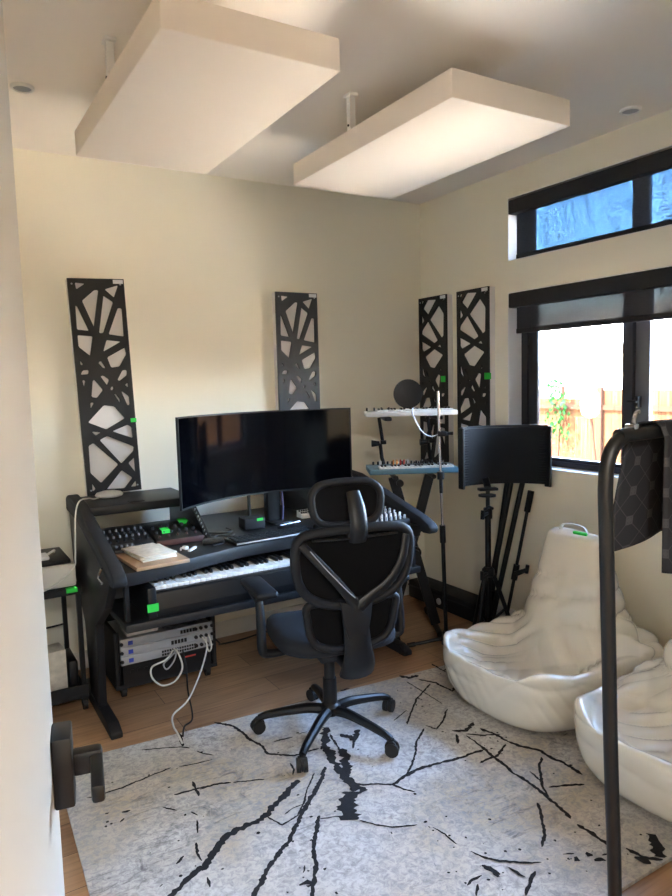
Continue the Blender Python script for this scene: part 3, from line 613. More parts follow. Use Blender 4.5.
def wall_panel(loc, rz, tilt, flip, label, lm, tapes, h=PH):
    t = thing('lattice_panel', label, 'acoustic panel', loc, rz, 'black lattice acoustic panels on the walls')
    tm = Matrix.Rotation(tilt, 4, 'Y')
    def fin(nm, b, m, par=t, **k):
        bmesh.ops.transform(b.b, matrix=tm, verts=list(b.b.verts)); return mesh(nm, b, m, par, world=False, **k)
    b = MB(); b.b2((.001, -.047, .001), (PW-.001, -.001, h-.001), bev=.004); fin('felt_core', b, 'felt')
    lt = fin('lattice_face', lattice_mesh(PW, h, flip, .012, .0535), lm, ang=25)
    b = MB(); b.b2((PW*.80, -.0612, h*.978), (PW*.98, -.0594, h*.996)); fin('label_sticker', b, 'white', t)
    for u in (.07, .93):
        for v in (.025, .975): b = MB(); b.cyl((u*PW, -.0595, v*h), (u*PW, -.0608, v*h), .005, n=10); fin('screw_head', b, 'silver', t)  # screw heads on the corners of the lattice face
    for u, v, ww in tapes:
        b = MB(); b.b2((u*PW, -.0625, v*h), (u*PW+ww, -.0594, v*h+(.022 if not flip else .04))); b.b2((u*PW+ww-.001, -.0625, v*h), (u*PW+ww+.002, -.04, v*h+(.022 if not flip else .04))); fin('tape', b, 'tape', t, label='green tape')
    return t
wall_panel((.732, YB, .966), 0, -.0305, False, 'tall black lattice panel leaning a little crooked on the wall left of the monitor', 'lattice', [(.905, .328, .029)])
wall_panel((1.901, YB, .948), 0, 0, False, 'black lattice panel lightened for glare, its lower half behind the monitor', 'lattice_glare', [])
wall_panel((XR, 3.836, .946), -PI/2, 0, True, 'lattice panel on the window wall nearest the room corner', 'lattice', [(.80, .50, .042)])
wall_panel((XR, 3.441, .946), -PI/2, 0, True, 'lattice panel on the window wall between its twin and the big window', 'lattice', [(.88, .51, .034)])

# ---------------------------------------------------------------- studio desk
desk = thing('studio_desk', 'black studio desk with sloping padded side arms and raised rack shelves', 'desk', (1.43, 3.35, 0))
def part(nm, b, m='desk', par=desk, **k): return mesh(nm, b, m, par, **k)
for x0, x1, xr in ((.612, .648, .628), (2.212, 2.248, 2.232)):
    b = MB(); b.prism([(2.86, .74), (2.98, .60), (3.20, .46), (3.23, .05), (3.42, .05), (3.46, .40), (3.66, .62), (3.70, .93), (3.45, .92)], 'x', x0, x1, bev=.004)
    sp = part('side_panel', b)
    b = MB(); b.prism([(3.70, .925), (3.70, .995), (3.66, 1.01), (3.44, .992), (2.82, .825), (2.755, .797), (2.735, .775), (2.745, .745), (2.80, .742), (3.42, .905)], 'x', xr-.030, xr+.030, bev=.012)
    part('padded_arm', b, 'matte')
    b = MB(); b.prism([(2.985, .004), (2.985, .03), (3.05, .055), (3.60, .055), (3.66, .03), (3.66, .004)], 'x', xr-.022, xr+.03, bev=.005)
    ft = part('foot', b)
    for yy in (3.0, 3.6): b = MB(); b.b2((xr-.016, yy, 0), (xr+.022, yy+.05, .008)); mesh('rubber_pad', b, 'rubber', ft)
# arm bracket on the outside of the left arm
b = MB(); b.tube([(.592, 2.90, .80), (.588, 2.93, .77), (.59, 2.96, .745), (.595, 2.92, .73)], .006, smooth=4); part('cable_hook', b, 'chrome')
def front(x): return 2.826+.168*(.5-.5*cos(2*PI*(x-.65)/1.56))**.8
xs = [.65+1.56*i/28 for i in range(29)]
b = MB(); b.prism([(x, front(x)) for x in xs]+[(2.21, 3.84), (.65, 3.84)], 'z', .722, .78, bev=.005); part('desktop', b)
for x0, x1, side in ((.652, 1.188, 1), (1.885, 2.208, -1)):
    b = MB(); b.prism([(x0, 3.43), (x1-.0, 3.43), (x1, 3.812), (x0, 3.812)], 'z', .945, .97, bev=.005)
    b.b2((x0, 3.425, .925), (x1, 3.44, .968), bev=.004)
    part('raised_shelf', b)
    xi = x1-.018 if side > 0 else x0
    b = MB(); b.prism([(3.17, .78), (3.21, .80), (3.44, .945), (3.81, .945), (3.81, .78)], 'x', xi, xi+.018, bev=.003); part('shelf_upright', b)
    for xx in (x0+.004, x1-.036):
        b = MB(); b.prism([(3.20, .782), (3.215, .80), (3.40, .925), (3.425, .925), (3.425, .90), (3.24, .782)], 'x', xx+.008, xx+.024)
        for i in range(9):
            u = i/8; b.cyl((xx+.016, 3.225+.17*u, .80+.117*u), (xx+.016, 3.215+.17*u, .812+.117*u), .003, n=6, mi=1)
        part('rack_rail', b, ['metalb', 'silver'])
b = MB(); b.b2((.66, 2.815, .528), (2.20, 3.22, .5625), bev=.004); part('keyboard_tray', b)
for x in (.672, 2.184):
    for yy in (2.86, 3.16): b = MB(); b.b2((x, yy, .56), (x+.018, yy+.04, .746), bev=.002); part('tray_bracket', b, 'plastic2')
b = MB(); b.b2((.648, 3.46, .42), (2.212, 3.48, .56), bev=.003); part('rear_crossbar', b)

# 88-key keyboard on the pull-out tray
kb = thing('stage_piano', 'black 88-key keyboard lying on the tray under the desktop', 'keyboard', (1.43, 2.95, .562))
b = MB(); b.prism([(2.835, .5635), (2.828, .60), (2.835, .668), (2.845, .676), (2.862, .676), (2.862, .662), (3.02, .662), (3.02, .688), (3.07, .694), (3.16, .694), (3.16, .5635)], 'x', .765, 2.165, bev=.002); mesh('keyboard_body', b, 'plastic', kb)
for x0, x1 in ((.757, .795), (2.135, 2.173)):
    b = MB(); b.b2((x0, 2.825, .5635), (x1, 3.165, .70), bev=.008); mesh('end_cheek', b, 'plastic', kb)
pitch_ = (2.13-.80)/52
wk = bmesh.new()
kme = None; bme = None
for i in range(52):
    x = .80+pitch_*(i+.5)
    if kme is None:
        b = MB(); b.box((0, 0, 0), (pitch_*.955, .148, .016), bev=.0015); kme = mesh('white_key', b, 'key', kb, world=False); kme.location = (x-1.43, 2.938-2.95, .684-.562)
    else:
        c = kme.copy(); COL.objects.link(c); c.location.x = x-1.43
wk.free()
for i in range(51):
    if (i+5) % 7 in (2, 6): continue
    x = .80+pitch_*(i+1)
    if bme is None:
        b = MB(); b.box((0, 0, 0), (pitch_*.52, .095, .016), bev=.002); bme = mesh('black_key', b, 'ebony', kb, world=False); bme.location = (x-1.43, 2.975-2.95, .699-.562)
    else:
        c = bme.copy(); COL.objects.link(c); c.location.x = x-1.43
b = MB(); b.b2((.752, 2.821, .598), (.80, 2.8275, .632)); mesh('tape', b, 'tape', kb, label='green tape')
b = MB(); b.b2((2.1732, 2.84, .60), (2.1762, 3.0, .675)); mesh('end_strip', b, 'silver', kb, label='pale blue-grey strip')  # thin silver strip on the right end

# ---------------------------------------------------------------- monitor
mon = thing('curved_monitor', 'wide curved black monitor, switched off, standing on the desk', 'monitor', (1.55, 3.36, .78))
Lm, Rm = Vector((1.010, 3.085, 0)), Vector((2.005, 3.165, 0)); cen = (Lm+Rm)/2; chord = (Rm-Lm).length
ex = (Rm-Lm).normalized(); ey = Vector((-ex.y, ex.x, 0)); half = math.asin(chord/2/.80); Rr = .80
def scr(a, off, z):                      # a in -1..1, off: behind the glass
    th = a*half; return cen + ex*((Rr+off)*sin(th)) + ey*((Rr+off)*cos(th)-Rr*cos(half)) + Vector((0, 0, z))
zb_, zt_ = .962, 1.402
def arcbox(b, a0, a1, o0, o1, z0, z1, n=28, mi=0, tilt=0.0):
    n0 = b.mark(); R_ = []
    for i in range(n+1):
        a = a0+(a1-a0)*i/n
        R_.append([b.b.verts.new(scr(a, o, z)) for o, z in ((o0, z0), (o1, z0), (o1, z1), (o0, z1))])
    for A, B in zip(R_, R_[1:]):
        for k in range(4): b.b.faces.new((A[k], A[(k+1) % 4], B[(k+1) % 4], B[k]))
    b.b.faces.new(R_[0]); b.b.faces.new(R_[-1][::-1]); b.setm(n0, mi)
b = MB(); arcbox(b, -1, 1, .002, .014, zb_, zt_); mesh('bezel', b, 'plastic', mon)
b = MB(); arcbox(b, -.988, .988, 0, .0035, zb_+.010, zt_-.007); mesh('screen', b, 'screen', mon)
b = MB(); arcbox(b, -.42, .42, .012, .06, zb_+.07, zt_-.10, n=14); mesh('rear_housing', b, 'plastic', mon)
pc = scr(.22, .10, 0); pc.x = 1.625
b = MB(); b.box((pc.x, pc.y+.0, 1.005), (.085, .05, .43), rz=.08, bev=.01); b.box((pc.x, pc.y-.035, 1.16), (.10, .08, .10), rz=.08, bev=.008); st = mesh('stand_column', b, 'plastic', mon)
b = MB(); b.tube([(pc.x+.044, pc.y-.03, .785), (pc.x+.050, pc.y-.03, .86), (pc.x+.046, pc.y-.028, .95)], .006, n=8, smooth=4); mesh('accent_strip', b, 'purple', st, label='grey-purple edge strip')
b = MB(); b.box((pc.x+.01, pc.y-.01, .787), (.11, .19, .012), rz=.08, bev=.004); mesh('stand_base', b, 'plastic', mon)

# ---------------------------------------------------------------- small things on the raised shelf and the desktop
b = MB(); b.lathe([(.045, .9712), (.066, .977), (.072, .985), (.064, .996), (.035, 1.004), (.001, 1.006)], (.815, 3.69, 0), 28)
single('wifi_puck', b, 'white', 'white dome-shaped wireless puck on the raised shelf in front of the crooked lattice panel', 'router')
b = MB(); b.tube([(.765, 3.655, .982), (.72, 3.60, .984), (.672, 3.50, 1.006), (.612, 3.40, 1.012), (.584, 3.36, .96), (.575, 3.36, .84), (.57, 3.36, .755), (.565, 3.38, .705), (.50, 3.36, .655), (.45, 3.33, .636), (.37, 3.30, .628), (.27, 3.40, .62)], .0038, n=8, smooth=8)
single('white_lead', b, 'cable_w', 'white cord hanging from the wireless puck over the left desk arm', 'cord')
b = MB(); b.b2((.86, 3.45, .970), (.935, 3.49, .9725)); single('shelf_tag', b, 'plastic2', 'small grey tag lying at the front edge of the left raised shelf', 'tag')

def module(nm, lab, x0, x1, y0, y1, z0, h0, h1, body, kn, tapes=(), trim=None, cat='audio mixer'):
    """wedge-topped desktop unit; kn: rows of (count, radius, height, material)"""
    t = thing(nm, lab, cat, ((x0+x1)/2, (y0+y1)/2, z0))
    b = MB(); b.prism([(y0, z0), (y0, z0+h0), (y1, z0+h1), (y1, z0)], 'x', x0, x1, bev=.003); mesh('unit_body', b, body, t)
    if trim:
        b = MB(); b.b2((x0-.001, y0-.004, z0+.002), (x1+.001, y0+.003, z0+h0-.002), bev=.001); mesh('front_trim', b, trim, t)
    sl = (h1-h0)/(y1-y0); ax = Vector((0, -sl, 1)).normalized()
    proto = {}
    for r, (cnt, rad, hh, mm, v) in enumerate(kn):
        for i in range(cnt):
            x = x0+(x1-x0)*(i+.6)/(cnt+.2); y = y0+(y1-y0)*v; z = z0+h0+sl*(y-y0)
            key = (rad, hh, mm)
            if key not in proto:
                b = MB(); p = Vector((0, 0, 0))
                b.tube([p-ax*.001, p+ax*hh*.8, p+ax*hh], [rad, rad*.92, rad*.7], n=10)
                o = mesh('knob', b, mm, t, world=False); proto[key] = o
            else: o = proto[key].copy(); COL.objects.link(o)
            o.location = (x-(x0+x1)/2, y-(y0+y1)/2, z-z0)
    for (x, y, w, d) in tapes:
        z = z0+h0+sl*(y-y0)
        b = MB(); b.box((x, y, z+.014), (w, d, .003), rx=math.atan(sl)); b.box((x, y-d/2, z+.006), (w, .002, .02)); mesh('tape', b, 'tape', t, label='green tape')
    return t
module('compact_mixer', 'black mixer with rows of pale knobs under the left raised shelf', .690, .905, 3.205, 3.42, .781, .03, .075, 'plastic',
       [(7, .006, .012, 'knob', .80), (7, .006, .012, 'plastic2', .62), (7, .006, .012, 'knob', .45), (6, .008, .008, 'plastic2', .25)])
module('desktop_synth', 'black synth module with dark red front edge and green tape beside the mixer', 0.915, 1.148, 3.20, 3.42, .781, .03, .07, 'plastic',
       [(6, .011, .014, 'plastic2', .70), (6, .009, .014, 'plastic2', .40), (5, .006, .01, 'darkred', .18)], tapes=((1.105, 3.39, .045, .04), (.985, 3.30, .04, .04)), trim='darkred', cat='synthesizer')
module('audio_interface', 'small black interface box in front of the mixer, left of the wooden board', .70, .80, 3.12, 3.19, .781, .03, .045, 'plastic', [(4, .006, .01, 'knob', .5)], cat='audio interface')

b = MB(); b.box((.825, 2.995, .7895), (.235, .33, .017), rz=.06, bev=.003)
single('wooden_board', b, 'board', 'pale wooden board lying on the front left of the desktop under papers', 'board')
for i, (dx, dy, rz, z, mm, lab) in enumerate(((.0, .0, .10, .802, 'paper', 'white booklet at the bottom of the small stack on the wooden board'), (.006, .008, .02, .8095, 'paper', 'white booklet in the middle of the small stack on the wooden board'),
                                        (-.004, .004, .17, .817, 'paper2', 'printed booklet on top of the small stack on the wooden board'))):
    b = MB(); b.box((.828+dx, 3.015+dy, z), (.155, .235, .0065), rz=rz, bev=.001)
    single('booklet', b, mm, lab, 'booklet', 'booklets stacked on the wooden board')
# earbud-like white adapters
b = MB(); b.box((1.035, 3.045, .787), (.016, .075, .012), rz=-.75, bev=.004); b.tube([(1.02, 3.08, .786), (1.0, 3.10, .785), (.985, 3.06, .786)], .004, smooth=4); b.box((1.012, 3.075, .79), (.02, .03, .018), rz=.3, bev=.005)
single('cable_adapter', b, 'white', 'small white cable adapter on the desktop right of the wooden board', 'adapter')
t = thing('power_adapter', 'flat black power brick on the desktop under the left end of the monitor', 'power adapter', (1.185, 3.11, .78))
b = MB(); b.box((1.165, 3.115, .792), (.10, .055, .022), rz=-.3, bev=.005); mesh('adapter_body', b, 'plastic', t)
b = MB(); b.tube([(1.205, 3.09, .79), (1.205, 3.075, .786), (1.18, 3.06, .785), (1.14, 3.05, .785)], .003, smooth=5); b.tube([(1.185, 3.14, .79), (1.20, 3.2, .787), (1.24, 3.235, .786), (1.29, 3.19, .786), (1.32, 3.22, .786)], .004, smooth=6); mesh('cord', b, 'cable_b', t)
b = MB(); b.tube([(1.23, 3.40, .787), (1.21, 3.35, .787), (1.24, 3.30, .787), (1.3, 3.27, .787), (1.34, 3.30, .787), (1.34, 3.38, .787)], .004, n=6, smooth=6)
single('black_lead', b, 'cable_b', 'black cord looped on the desktop behind the power brick', 'cord')
# low computer keyboard with a bright front edge
kbd = thing('computer_keyboard', 'dark flat computer keyboard with a shiny front edge on the middle of the desktop', 'keyboard', (1.46, 3.07, .78), .045)
b = MB(); b.box((0, 0, .008), (.46, .14, .014), bev=.004); mesh('keyboard_base', b, 'plastic', kbd, world=False)
b = MB(); b.box((0, -.0705, .008), (.455, .004, .008), bev=.001); mesh('front_edge', b, 'silver', kbd, world=False, label='shiny front edge')
b = MB(); b.box((0, .004, .0165), (.43, .11, .003), bev=.0008); kc = None; b.b.free()
for r in range(5):
    for c in range(16):
        if kc is None:
            b = MB(); b.box((0, 0, 0), (.0225, .0185, .005), bev=.0015); kc = mesh('keycap', b, 'plastic2', kbd, world=False); o = kc
        else: o = kc.copy(); COL.objects.link(o)
        o.location = (-.205+.0273*c, .045-.0225*r, .0172)
b = MB(); b.box((1.62, 3.195, .7848), (.10, .075, .007), rz=.25, bev=.002)
single('phone_slab', b, 'plastic2', 'dark grey flat slab like a phone lying behind the computer keyboard', 'phone')
t = thing('desk_device', 'small black box with green tape standing under the monitor, thin post rising behind it', 'device', (1.475, 3.345, .78))
b = MB(); b.box((1.465, 3.325, .811), (.115, .10, .058), rz=-.05, bev=.006); mesh('device_body', b, 'matte', t)
b = MB(); b.cyl((1.483, 3.395, .782), (1.483, 3.395, .955), .009, n=12); mesh('post', b, 'metalb', t)
b = MB(); b.box((1.49, 3.273, .832), (.035, .003, .014)); mesh('tape', b, 'tape', t, label='green tape')
b = MB(); b.tube([(1.60, 3.255, .7875), (1.71, 3.27, .7895)], .004, n=8); b.tube([(1.705, 3.269, .7895), (1.725, 3.273, .7895)], [.005, .006], n=8)
single('silver_pen', b, 'chrome', 'thin silver pen lying at the foot of the monitor stand', 'pen')
module('button_pad', 'small white box with rows of buttons right of the monitor stand', 1.79, 1.88, 3.36, 3.43, .781, .022, .04, 'white', [(6, .006, .006, 'plastic2', .35), (6, .006, .006, 'plastic2', .72)], cat='controller')
b = MB(); b.lathe([(.024, .781), (.026, .80), (.024, .815), (.012, .82)], (1.705, 3.035, 0), 20); b.lathe([(.016, .818), (.015, .824), (.001, .826)], (1.705, 3.035, 0), 16, mi=1)
single('small_tin', b, ['plastic', 'chrome'], 'small black tin with a shiny lid on the desktop beside the chair headrest', 'tin')
# boxed gear in the right rack bay
module('knob_controller', 'silver-knobbed controller on the right end of the desktop beside the right arm', 1.90, 2.17, 2.86, 3.10, .781, .032, .05, 'plastic2',
       [(9, .008, .026, 'chrome', .85), (9, .008, .024, 'silver', .68), (9, .008, .026, 'chrome', .5), (9, .007, .024, 'white', .3), (9, .007, .02, 'silver', .12)], cat='controller')

# ---------------------------------------------------------------- rack case under the desk
rk = thing('rack_case', 'black rolling rack case on the floor under the left half of the desk', 'rack case', (.985, 3.52, 0))
b = MB(); b.b2((.722, 3.36, .055), (1.248, 3.72, .075)); b.b2((.722, 3.36, .075), (.742, 3.72, .345), bev=.004); b.b2((1.228, 3.36, .075), (1.248, 3.72, .345), bev=.004); b.b2((.742, 3.705, .075), (1.228, 3.72, .345)); mesh('case_shell', b, 'matte', rk)
for x in (.7445, 1.2255):
    b = MB(); b.b2((x-.002, 3.356, .08), (x+.002, 3.372, .345)); mesh('rack_rail', b, 'metalb', rk)
for x in (.765, 1.205):
    for y in (3.40, 3.68):
        b = MB(); b.cyl((x-.011, y, .026), (x+.011, y, .026), .026, n=16); b.b2((x-.016, y-.014, .026), (x-.012, y+.014, .056)); b.b2((x+.012, y-.014, .026), (x+.016, y+.014, .056)); b.b2((x-.016, y-.016, .05), (x+.016, y+.016, .056)); mesh('caster', b, 'rubber', rk)
def rack_unit(z, lab, rows):
    t = thing('rack_interface', lab, 'audio interface', (.985, 3.5, z), group='silver rack units in the rolling case')
    b = MB(); b.b2((.758, 3.35, z+.001), (1.212, 3.66, z+.0425)); b.b2((.747, 3.338, z+.001), (1.223, 3.352, z+.0435), bev=.0015); mesh('chassis', b, 'silver', t)
    b = MB(); b.b2((.785, 3.3365, z+.012), (.808, 3.339, z+.032)); mesh('blue_badge', b, 'lblue', t, label='blue badge')
    for x in (.752, 1.218):
        b = MB(); b.cyl((x, 3.338, z+.022), (x, 3.331, z+.022), .009, n=10); mesh('thumb_screw', b, 'plastic', t)
    b = MB()
    for (x0, n, zz, w, h) in rows:
        for i in range(n): b.b2((x0+i*(w+.004), 3.3355, z+zz), (x0+i*(w+.004)+w, 3.3385, z+zz+h))
    mesh('sockets', b, 'plastic', t)
    b = MB()
    for i in range(3): b.cyl((1.13+.028*i, 3.339, z+.022), (1.13+.028*i, 3.328, z+.022), .009, n=14)
    mesh('knob', b, 'plastic2', t)
    return t
rack_unit(.181, 'silver rack unit, lowest of the three in the rolling case', [(.95, 14, .008, .009, .01), (.95, 14, .024, .009, .01)])
rack_unit(.2255, 'silver rack unit, middle of the three in the rolling case', [(1.0, 5, .010, .013, .02)])
rack_unit(.270, 'silver rack unit, topmost of the three in the rolling case', [(1.05, 5, .012, .012, .018)])
t = thing('patch_bay', 'black rack unit at the bottom of the rolling case with a red marking', 'patch bay', (.985, 3.5, .08))
b = MB(); b.b2((.757, 3.352, .076), (1.213, 3.60, .172)); mesh('chassis', b, 'plastic', t)
b = MB()
for i in range(8): b.cyl((.80+.035*i, 3.353, .14), (.80+.035*i, 3.348, .14), .010, n=12)
mesh('socket', b, 'metalb', t)
b = MB(); b.b2((1.07, 3.3495, .146), (1.13, 3.3525, .153)); mesh('red_mark', b, 'red', t, label='thin red marking')
b = MB(); b.b2((.785, 3.36, .316), (.945, 3.50, .349), bev=.005); single('white_box', b, 'offwhite', 'flat white box on top of the silver rack units', 'box')
b = MB(); b.b2((.97, 3.38, .316), (1.15, 3.52, .335), bev=.004); b.b2((1.0, 3.378, .335), (1.05, 3.45, .352), bev=.003); single('black_gadget', b, 'plastic', 'low black gadget on the rack units beside the flat white box', 'device')
# cables from the rack
b = MB(); b.tube([(1.16, 3.333, .245), (1.175, 3.30, .21), (1.15, 3.26, .17), (1.09, 3.18, .12), (.985, 3.06, .06), (.90, 3.03, .021), (.868, 2.93, .021), (.862, 2.85, .021), (.852, 2.76, .021)], .0045, n=8, smooth=8)
single('white_cable', b, 'cable_w', 'white cable running from the rack units down onto the rug corner', 'cable')
b = MB(); b.tube([(1.012, 3.333, .215), (1.02, 3.29, .20), (1.03, 3.27, .13), (.985, 3.262, .075), (.92, 3.262, .07), (.875, 3.268, .12), (.88, 3.275, .17), (.95, 3.28, .188), (1.005, 3.33, .208)], .0045, n=8, smooth=8)
single('white_cable_loop', b, 'cable_w', 'white cable looped in front of the rack units', 'cable')
b = MB(); b.tube([(1.03, 3.333, .212), (1.0, 3.308, .16), (.96, 3.30, .13), (.945, 3.30, .16), (.98, 3.305, .185), (1.022, 3.334, .20)], .004, n=8, smooth=8)
single('grey_cable_loop', b, 'silver', 'grey cable curled inside the white cable loop', 'cable')
b = MB(); b.tube([(1.195, 3.333, .25), (1.20, 3.31, .22), (1.20, 3.305, .185), (1.19, 3.315, .165), (1.183, 3.32, .19), (1.182, 3.333, .245)], .004, n=8, smooth=8)
single('short_patch_cable', b, 'cable_w', 'short white patch cable at the right end of the rack units', 'cable')
b = MB(); b.tube([(1.055, 3.333, .20), (1.06, 3.30, .12), (1.03, 3.20, .04), (.975, 2.98, .008), (.91, 2.90, .018), (.875, 2.82, .0185)], .004, n=8, smooth=8)
single('black_cable', b, 'cable_b', 'black cable trailing from the rack units to the rug beside the white cable', 'cable')
b = MB(); b.tube([(1.25, 3.45, .20), (1.32, 3.50, .12), (1.40, 3.70, .03), (1.55, 3.75, .008), (1.75, 3.78, .008), (1.95, 3.72, .008), (2.18, 3.76, .008)], .005, n=8, smooth=8)
single('floor_cable', b, 'cable_b', 'black cable lying on the floor along the back wall under the desk', 'cable')

# ---------------------------------------------------------------- cart with printer
ct = thing('side_cart', 'black two-shelf cart at the left edge of the desk, mostly behind the door', 'cart', (.42, 3.55, 0))
b = MB(); b.b2((.20, 3.36, .575), (.592, 3.82, .605), bev=.004); mesh('top_shelf', b, 'matte', ct)
b = MB(); b.b2((.20, 3.36, .06), (.592, 3.82, .085), bev=.004); b.b2((.20, 3.355, .085), (.592, 3.365, .13)); mesh('bottom_shelf', b, 'matte', ct)
for x in (.212, .574):
    for y in (3.372, 3.806):
        b = MB(); b.b2((x-.011, y-.011, .03), (x+.011, y+.011, .576)); mesh('leg', b, 'metalb', ct)
        b = MB(); b.cyl((x-.01, y, .026), (x+.01, y, .026), .026, n=14); b.b2((x-.014, y-.012, .03), (x+.014, y+.012, .062)); mesh('caster', b, 'rubber', ct)
b = MB(); b.tube([(.222, 3.80, .30), (.4, 3.80, .29), (.564, 3.80, .30)], .005, n=6); mesh('back_rail', b, 'metalb', ct)
b = MB(); b.box((.545, 3.358, .598), (.05, .004, .02)); b.box((.545, 3.376, .606), (.045, .03, .002), rz=.2); mesh('tape', b, 'tape', ct, label='green tape')
pr = thing('label_printer', 'grey-white box printer on the cart beside the desk', 'printer', (.45, 3.55, .605))
b = MB(); b.b2((.30, 3.395, .607), (.575, 3.74, .715), bev=.010); mesh('printer_body', b, 'offwhite', pr)
b = MB(); b.b2((.31, 3.42, .713), (.56, 3.73, .735), bev=.006); mesh('printer_lid', b, 'plastic', pr)
b = MB(); b.b2((.33, 3.45, .737), (.47, 3.55, .756), bev=.006); b.tube([(.46, 3.5, .75), (.50, 3.52, .765), (.51, 3.58, .745)], .006, smooth=4)
single('white_plug_strip', b, 'white', 'small white plug strip lying on the printer', 'plug')
b = MB(); b.box((.445, 3.45, .197), (.11, .12, .22), rz=.1, bev=.003); single('paper_carton', b, 'paper2', 'pale printed carton on the lower shelf of the cart', 'box')
b = MB(); b.b2((.515, 3.40, .087), (.558, 3.60, .24), bev=.01); single('black_speaker_box', b, 'plastic', 'black box on the lower shelf of the cart beside the carton', 'box')
# ---------------------------------------------------------------- office chair
CH = Vector((1.435, 2.49, t_+.003))
ch = thing('office_chair', 'black mesh office chair seen from behind, turned to the desk', 'chair', CH, math.radians(-12))
def cp(nm, b, m, par=ch, **k): return mesh(nm, b, m, par, world=False, **k)
z0 = -t_
b = MB(); b.lathe([(.026, .085), (.042, .09), (.045, .125), (.032, .14), (.030, .25), (.024, .252), (.024, .40)], (0, 0, 0), 20); cp('gas_column', b, 'metalb')
for k in range(5):
    a = math.radians(14.5+72*k); dx, dy = cos(a), sin(a)
    b = MB(); b.tube([(dx*.03, dy*.03, .108), (dx*.10, dy*.10, .112), (dx*.20, dy*.20, .098), (dx*.28, dy*.28, .082), (dx*.315, dy*.315, .068)], [.023, .022, .019, .017, .015], n=10, smooth=4); cp('base_leg', b, 'metalb')
    b = MB(); cx, cy = dx*.322, dy*.322; tx, ty = -dy, dx
    ta = a+.5; tx, ty = -sin(ta), cos(ta)
    b.tube([(cx-tx*.003, cy-ty*.003, .036), (cx+tx*.003, cy+ty*.003, .036)], [.031, .031], n=18)
    for s in (-1, 1):
        b.tube([(cx+tx*s*.006, cy+ty*s*.006, .029), (cx+tx*s*.022, cy+ty*s*.022, .029)], [.0285, .0285], n=18)
    b.tube([(cx, cy, .03), (cx, cy, .072)], .010, n=10); b.tube([(cx-tx*.016, cy-ty*.016, .05), (cx+tx*.016, cy+ty*.016, .05)], .016, n=10); cp('caster', b, 'rubber')
# seat cushion: superellipse slab with a waterfall front
b = MB(); n0 = 40; rings = []
for (f, z) in ((.55, .418), (.90, .42), (.985, .432), (1.0, .455), (.985, .482), (.93, .496), (.6, .492), (.25, .486)):
    ring = []
    for k in range(n0):
        a = 2*PI*k/n0; c, s = cos(a), sin(a); q = lambda v: math.copysign(abs(v)**.55, v)
        x, y = .262*f*q(c), .25*f*q(s)+.045
        ring.append(b.b.verts.new((x+.02, y, z-(.035*max(0, (y-.15)/.15)**2 if z > .43 else 0))))
    rings.append(ring)
for A, B in zip(rings, rings[1:]):
    for k in range(n0): b.b.faces.new((A[k], A[(k+1) % n0], B[(k+1) % n0], B[k]))
b.b.faces.new(rings[0][::-1]); b.b.faces.new(rings[-1])
cp('seat', b, 'seat', ang=60)
b = MB(); b.box((.02, -.02, .398), (.20, .24, .05), bev=.012); b.tube([(.02, 0, .40), (.22, .0, .40), (.27, .0, .395)], .007, n=8); cp('tilt_mechanism', b, 'plastic')
def yback(z): return -.262-.10*(z-.66)
def loop(P, r, dy=0, n=10): return [(x+.022, yback(z)+dy, z) for x, z in P]
U = [(-.236, .90), (-.222, .94), (-.18, .958), (-.08, .965), (.08, .965), (.18, .958), (.222, .94), (.236, .90), (.236, .83), (.222, .765), (.185, .71), (.12, .672), (.04, .658), (-.04, .658), (-.12, .672), (-.185, .71), (-.222, .765), (-.236, .83)]
b = MB(); b.tube(loop(U, 0), [.021]*len(U), n=10, closed=True, smooth=4, flat=.9); bk = cp('backrest_frame', b, 'plastic2', ang=60)
def fill(P, dy, m, nm, par, k=1.0, th=.006, curve=.02):
    cx = sum(p[0] for p in P)/len(P); cz = sum(p[1] for p in P)/len(P); b = MB()
    R = []
    for f in (1.0, .66, .33):
        R.append([(cx+(x-cx)*f*k, cz+(z-cz)*f*k, curve*(1-f*f)) for x, z in P])
    for side in (0, 1):
        V = [[b.b.verts.new((x+.022, yback(z)+dy+c+side*th, z)) for x, z, c in ring] for ring in R]
        cvt = b.b.verts.new((cx+.022, yback(cz)+dy+curve+side*th, cz)); n = len(P)
        for A, B in zip(V, V[1:]):
            for i in range(n): b.b.faces.new((A[i], A[(i+1) % n], B[(i+1) % n], B[i]))
        for i in range(n): b.b.faces.new((V[-1][i], V[-1][(i+1) % n], cvt))
        if side == 0: first = V[0]
        else:
            for i in range(n): b.b.faces.new((first[i], first[(i+1) % n], V[0][(i+1) % n], V[0][i]))
    return cp(nm, b, m, par, ang=60)
fill(U, .005, 'mesh', 'mesh_panel', bk)
# y-shaped spine arms with a bright piped edge
b = MB(); b.tube([(-.195, yback(.925)-.012, .925), (-.13, yback(.85)-.03, .85), (-.05, yback(.755)-.036, .755), (.0, yback(.69)-.036, .69), (.022, yback(.65)-.036, .65)], [.017, .018, .019, .022, .03], n=10, smooth=4, fx=.55, wide=(1, 0, 0))
b.tube([(.239, yback(.925)-.012, .925), (.215, yback(.83)-.03, .83), (.16, yback(.745)-.036, .745), (.08, yback(.69)-.036, .69), (.03, yback(.65)-.036, .65)], [.017, .018, .019, .022, .03], n=10, smooth=4, fx=.55, wide=(1, 0, 0)); cp('spine_arm', b, 'plastic')
b = MB(); b.tube([(-.165, yback(.90)-.032, .90), (-.10, yback(.82)-.048, .82), (-.02, yback(.73)-.054, .73), (.01, yback(.70)-.054, .70)], .0022, n=6, smooth=4); cp('spine_trim', b, 'silver', label='thin pale edge line')
b = MB(); b.tube([(-.15, yback(.935)-.008, .935), (.022, yback(.925)-.012, .93), (.20, yback(.935)-.008, .935)], .010, n=8, smooth=4, flat=.6); cp('cross_rib', b, 'plastic')
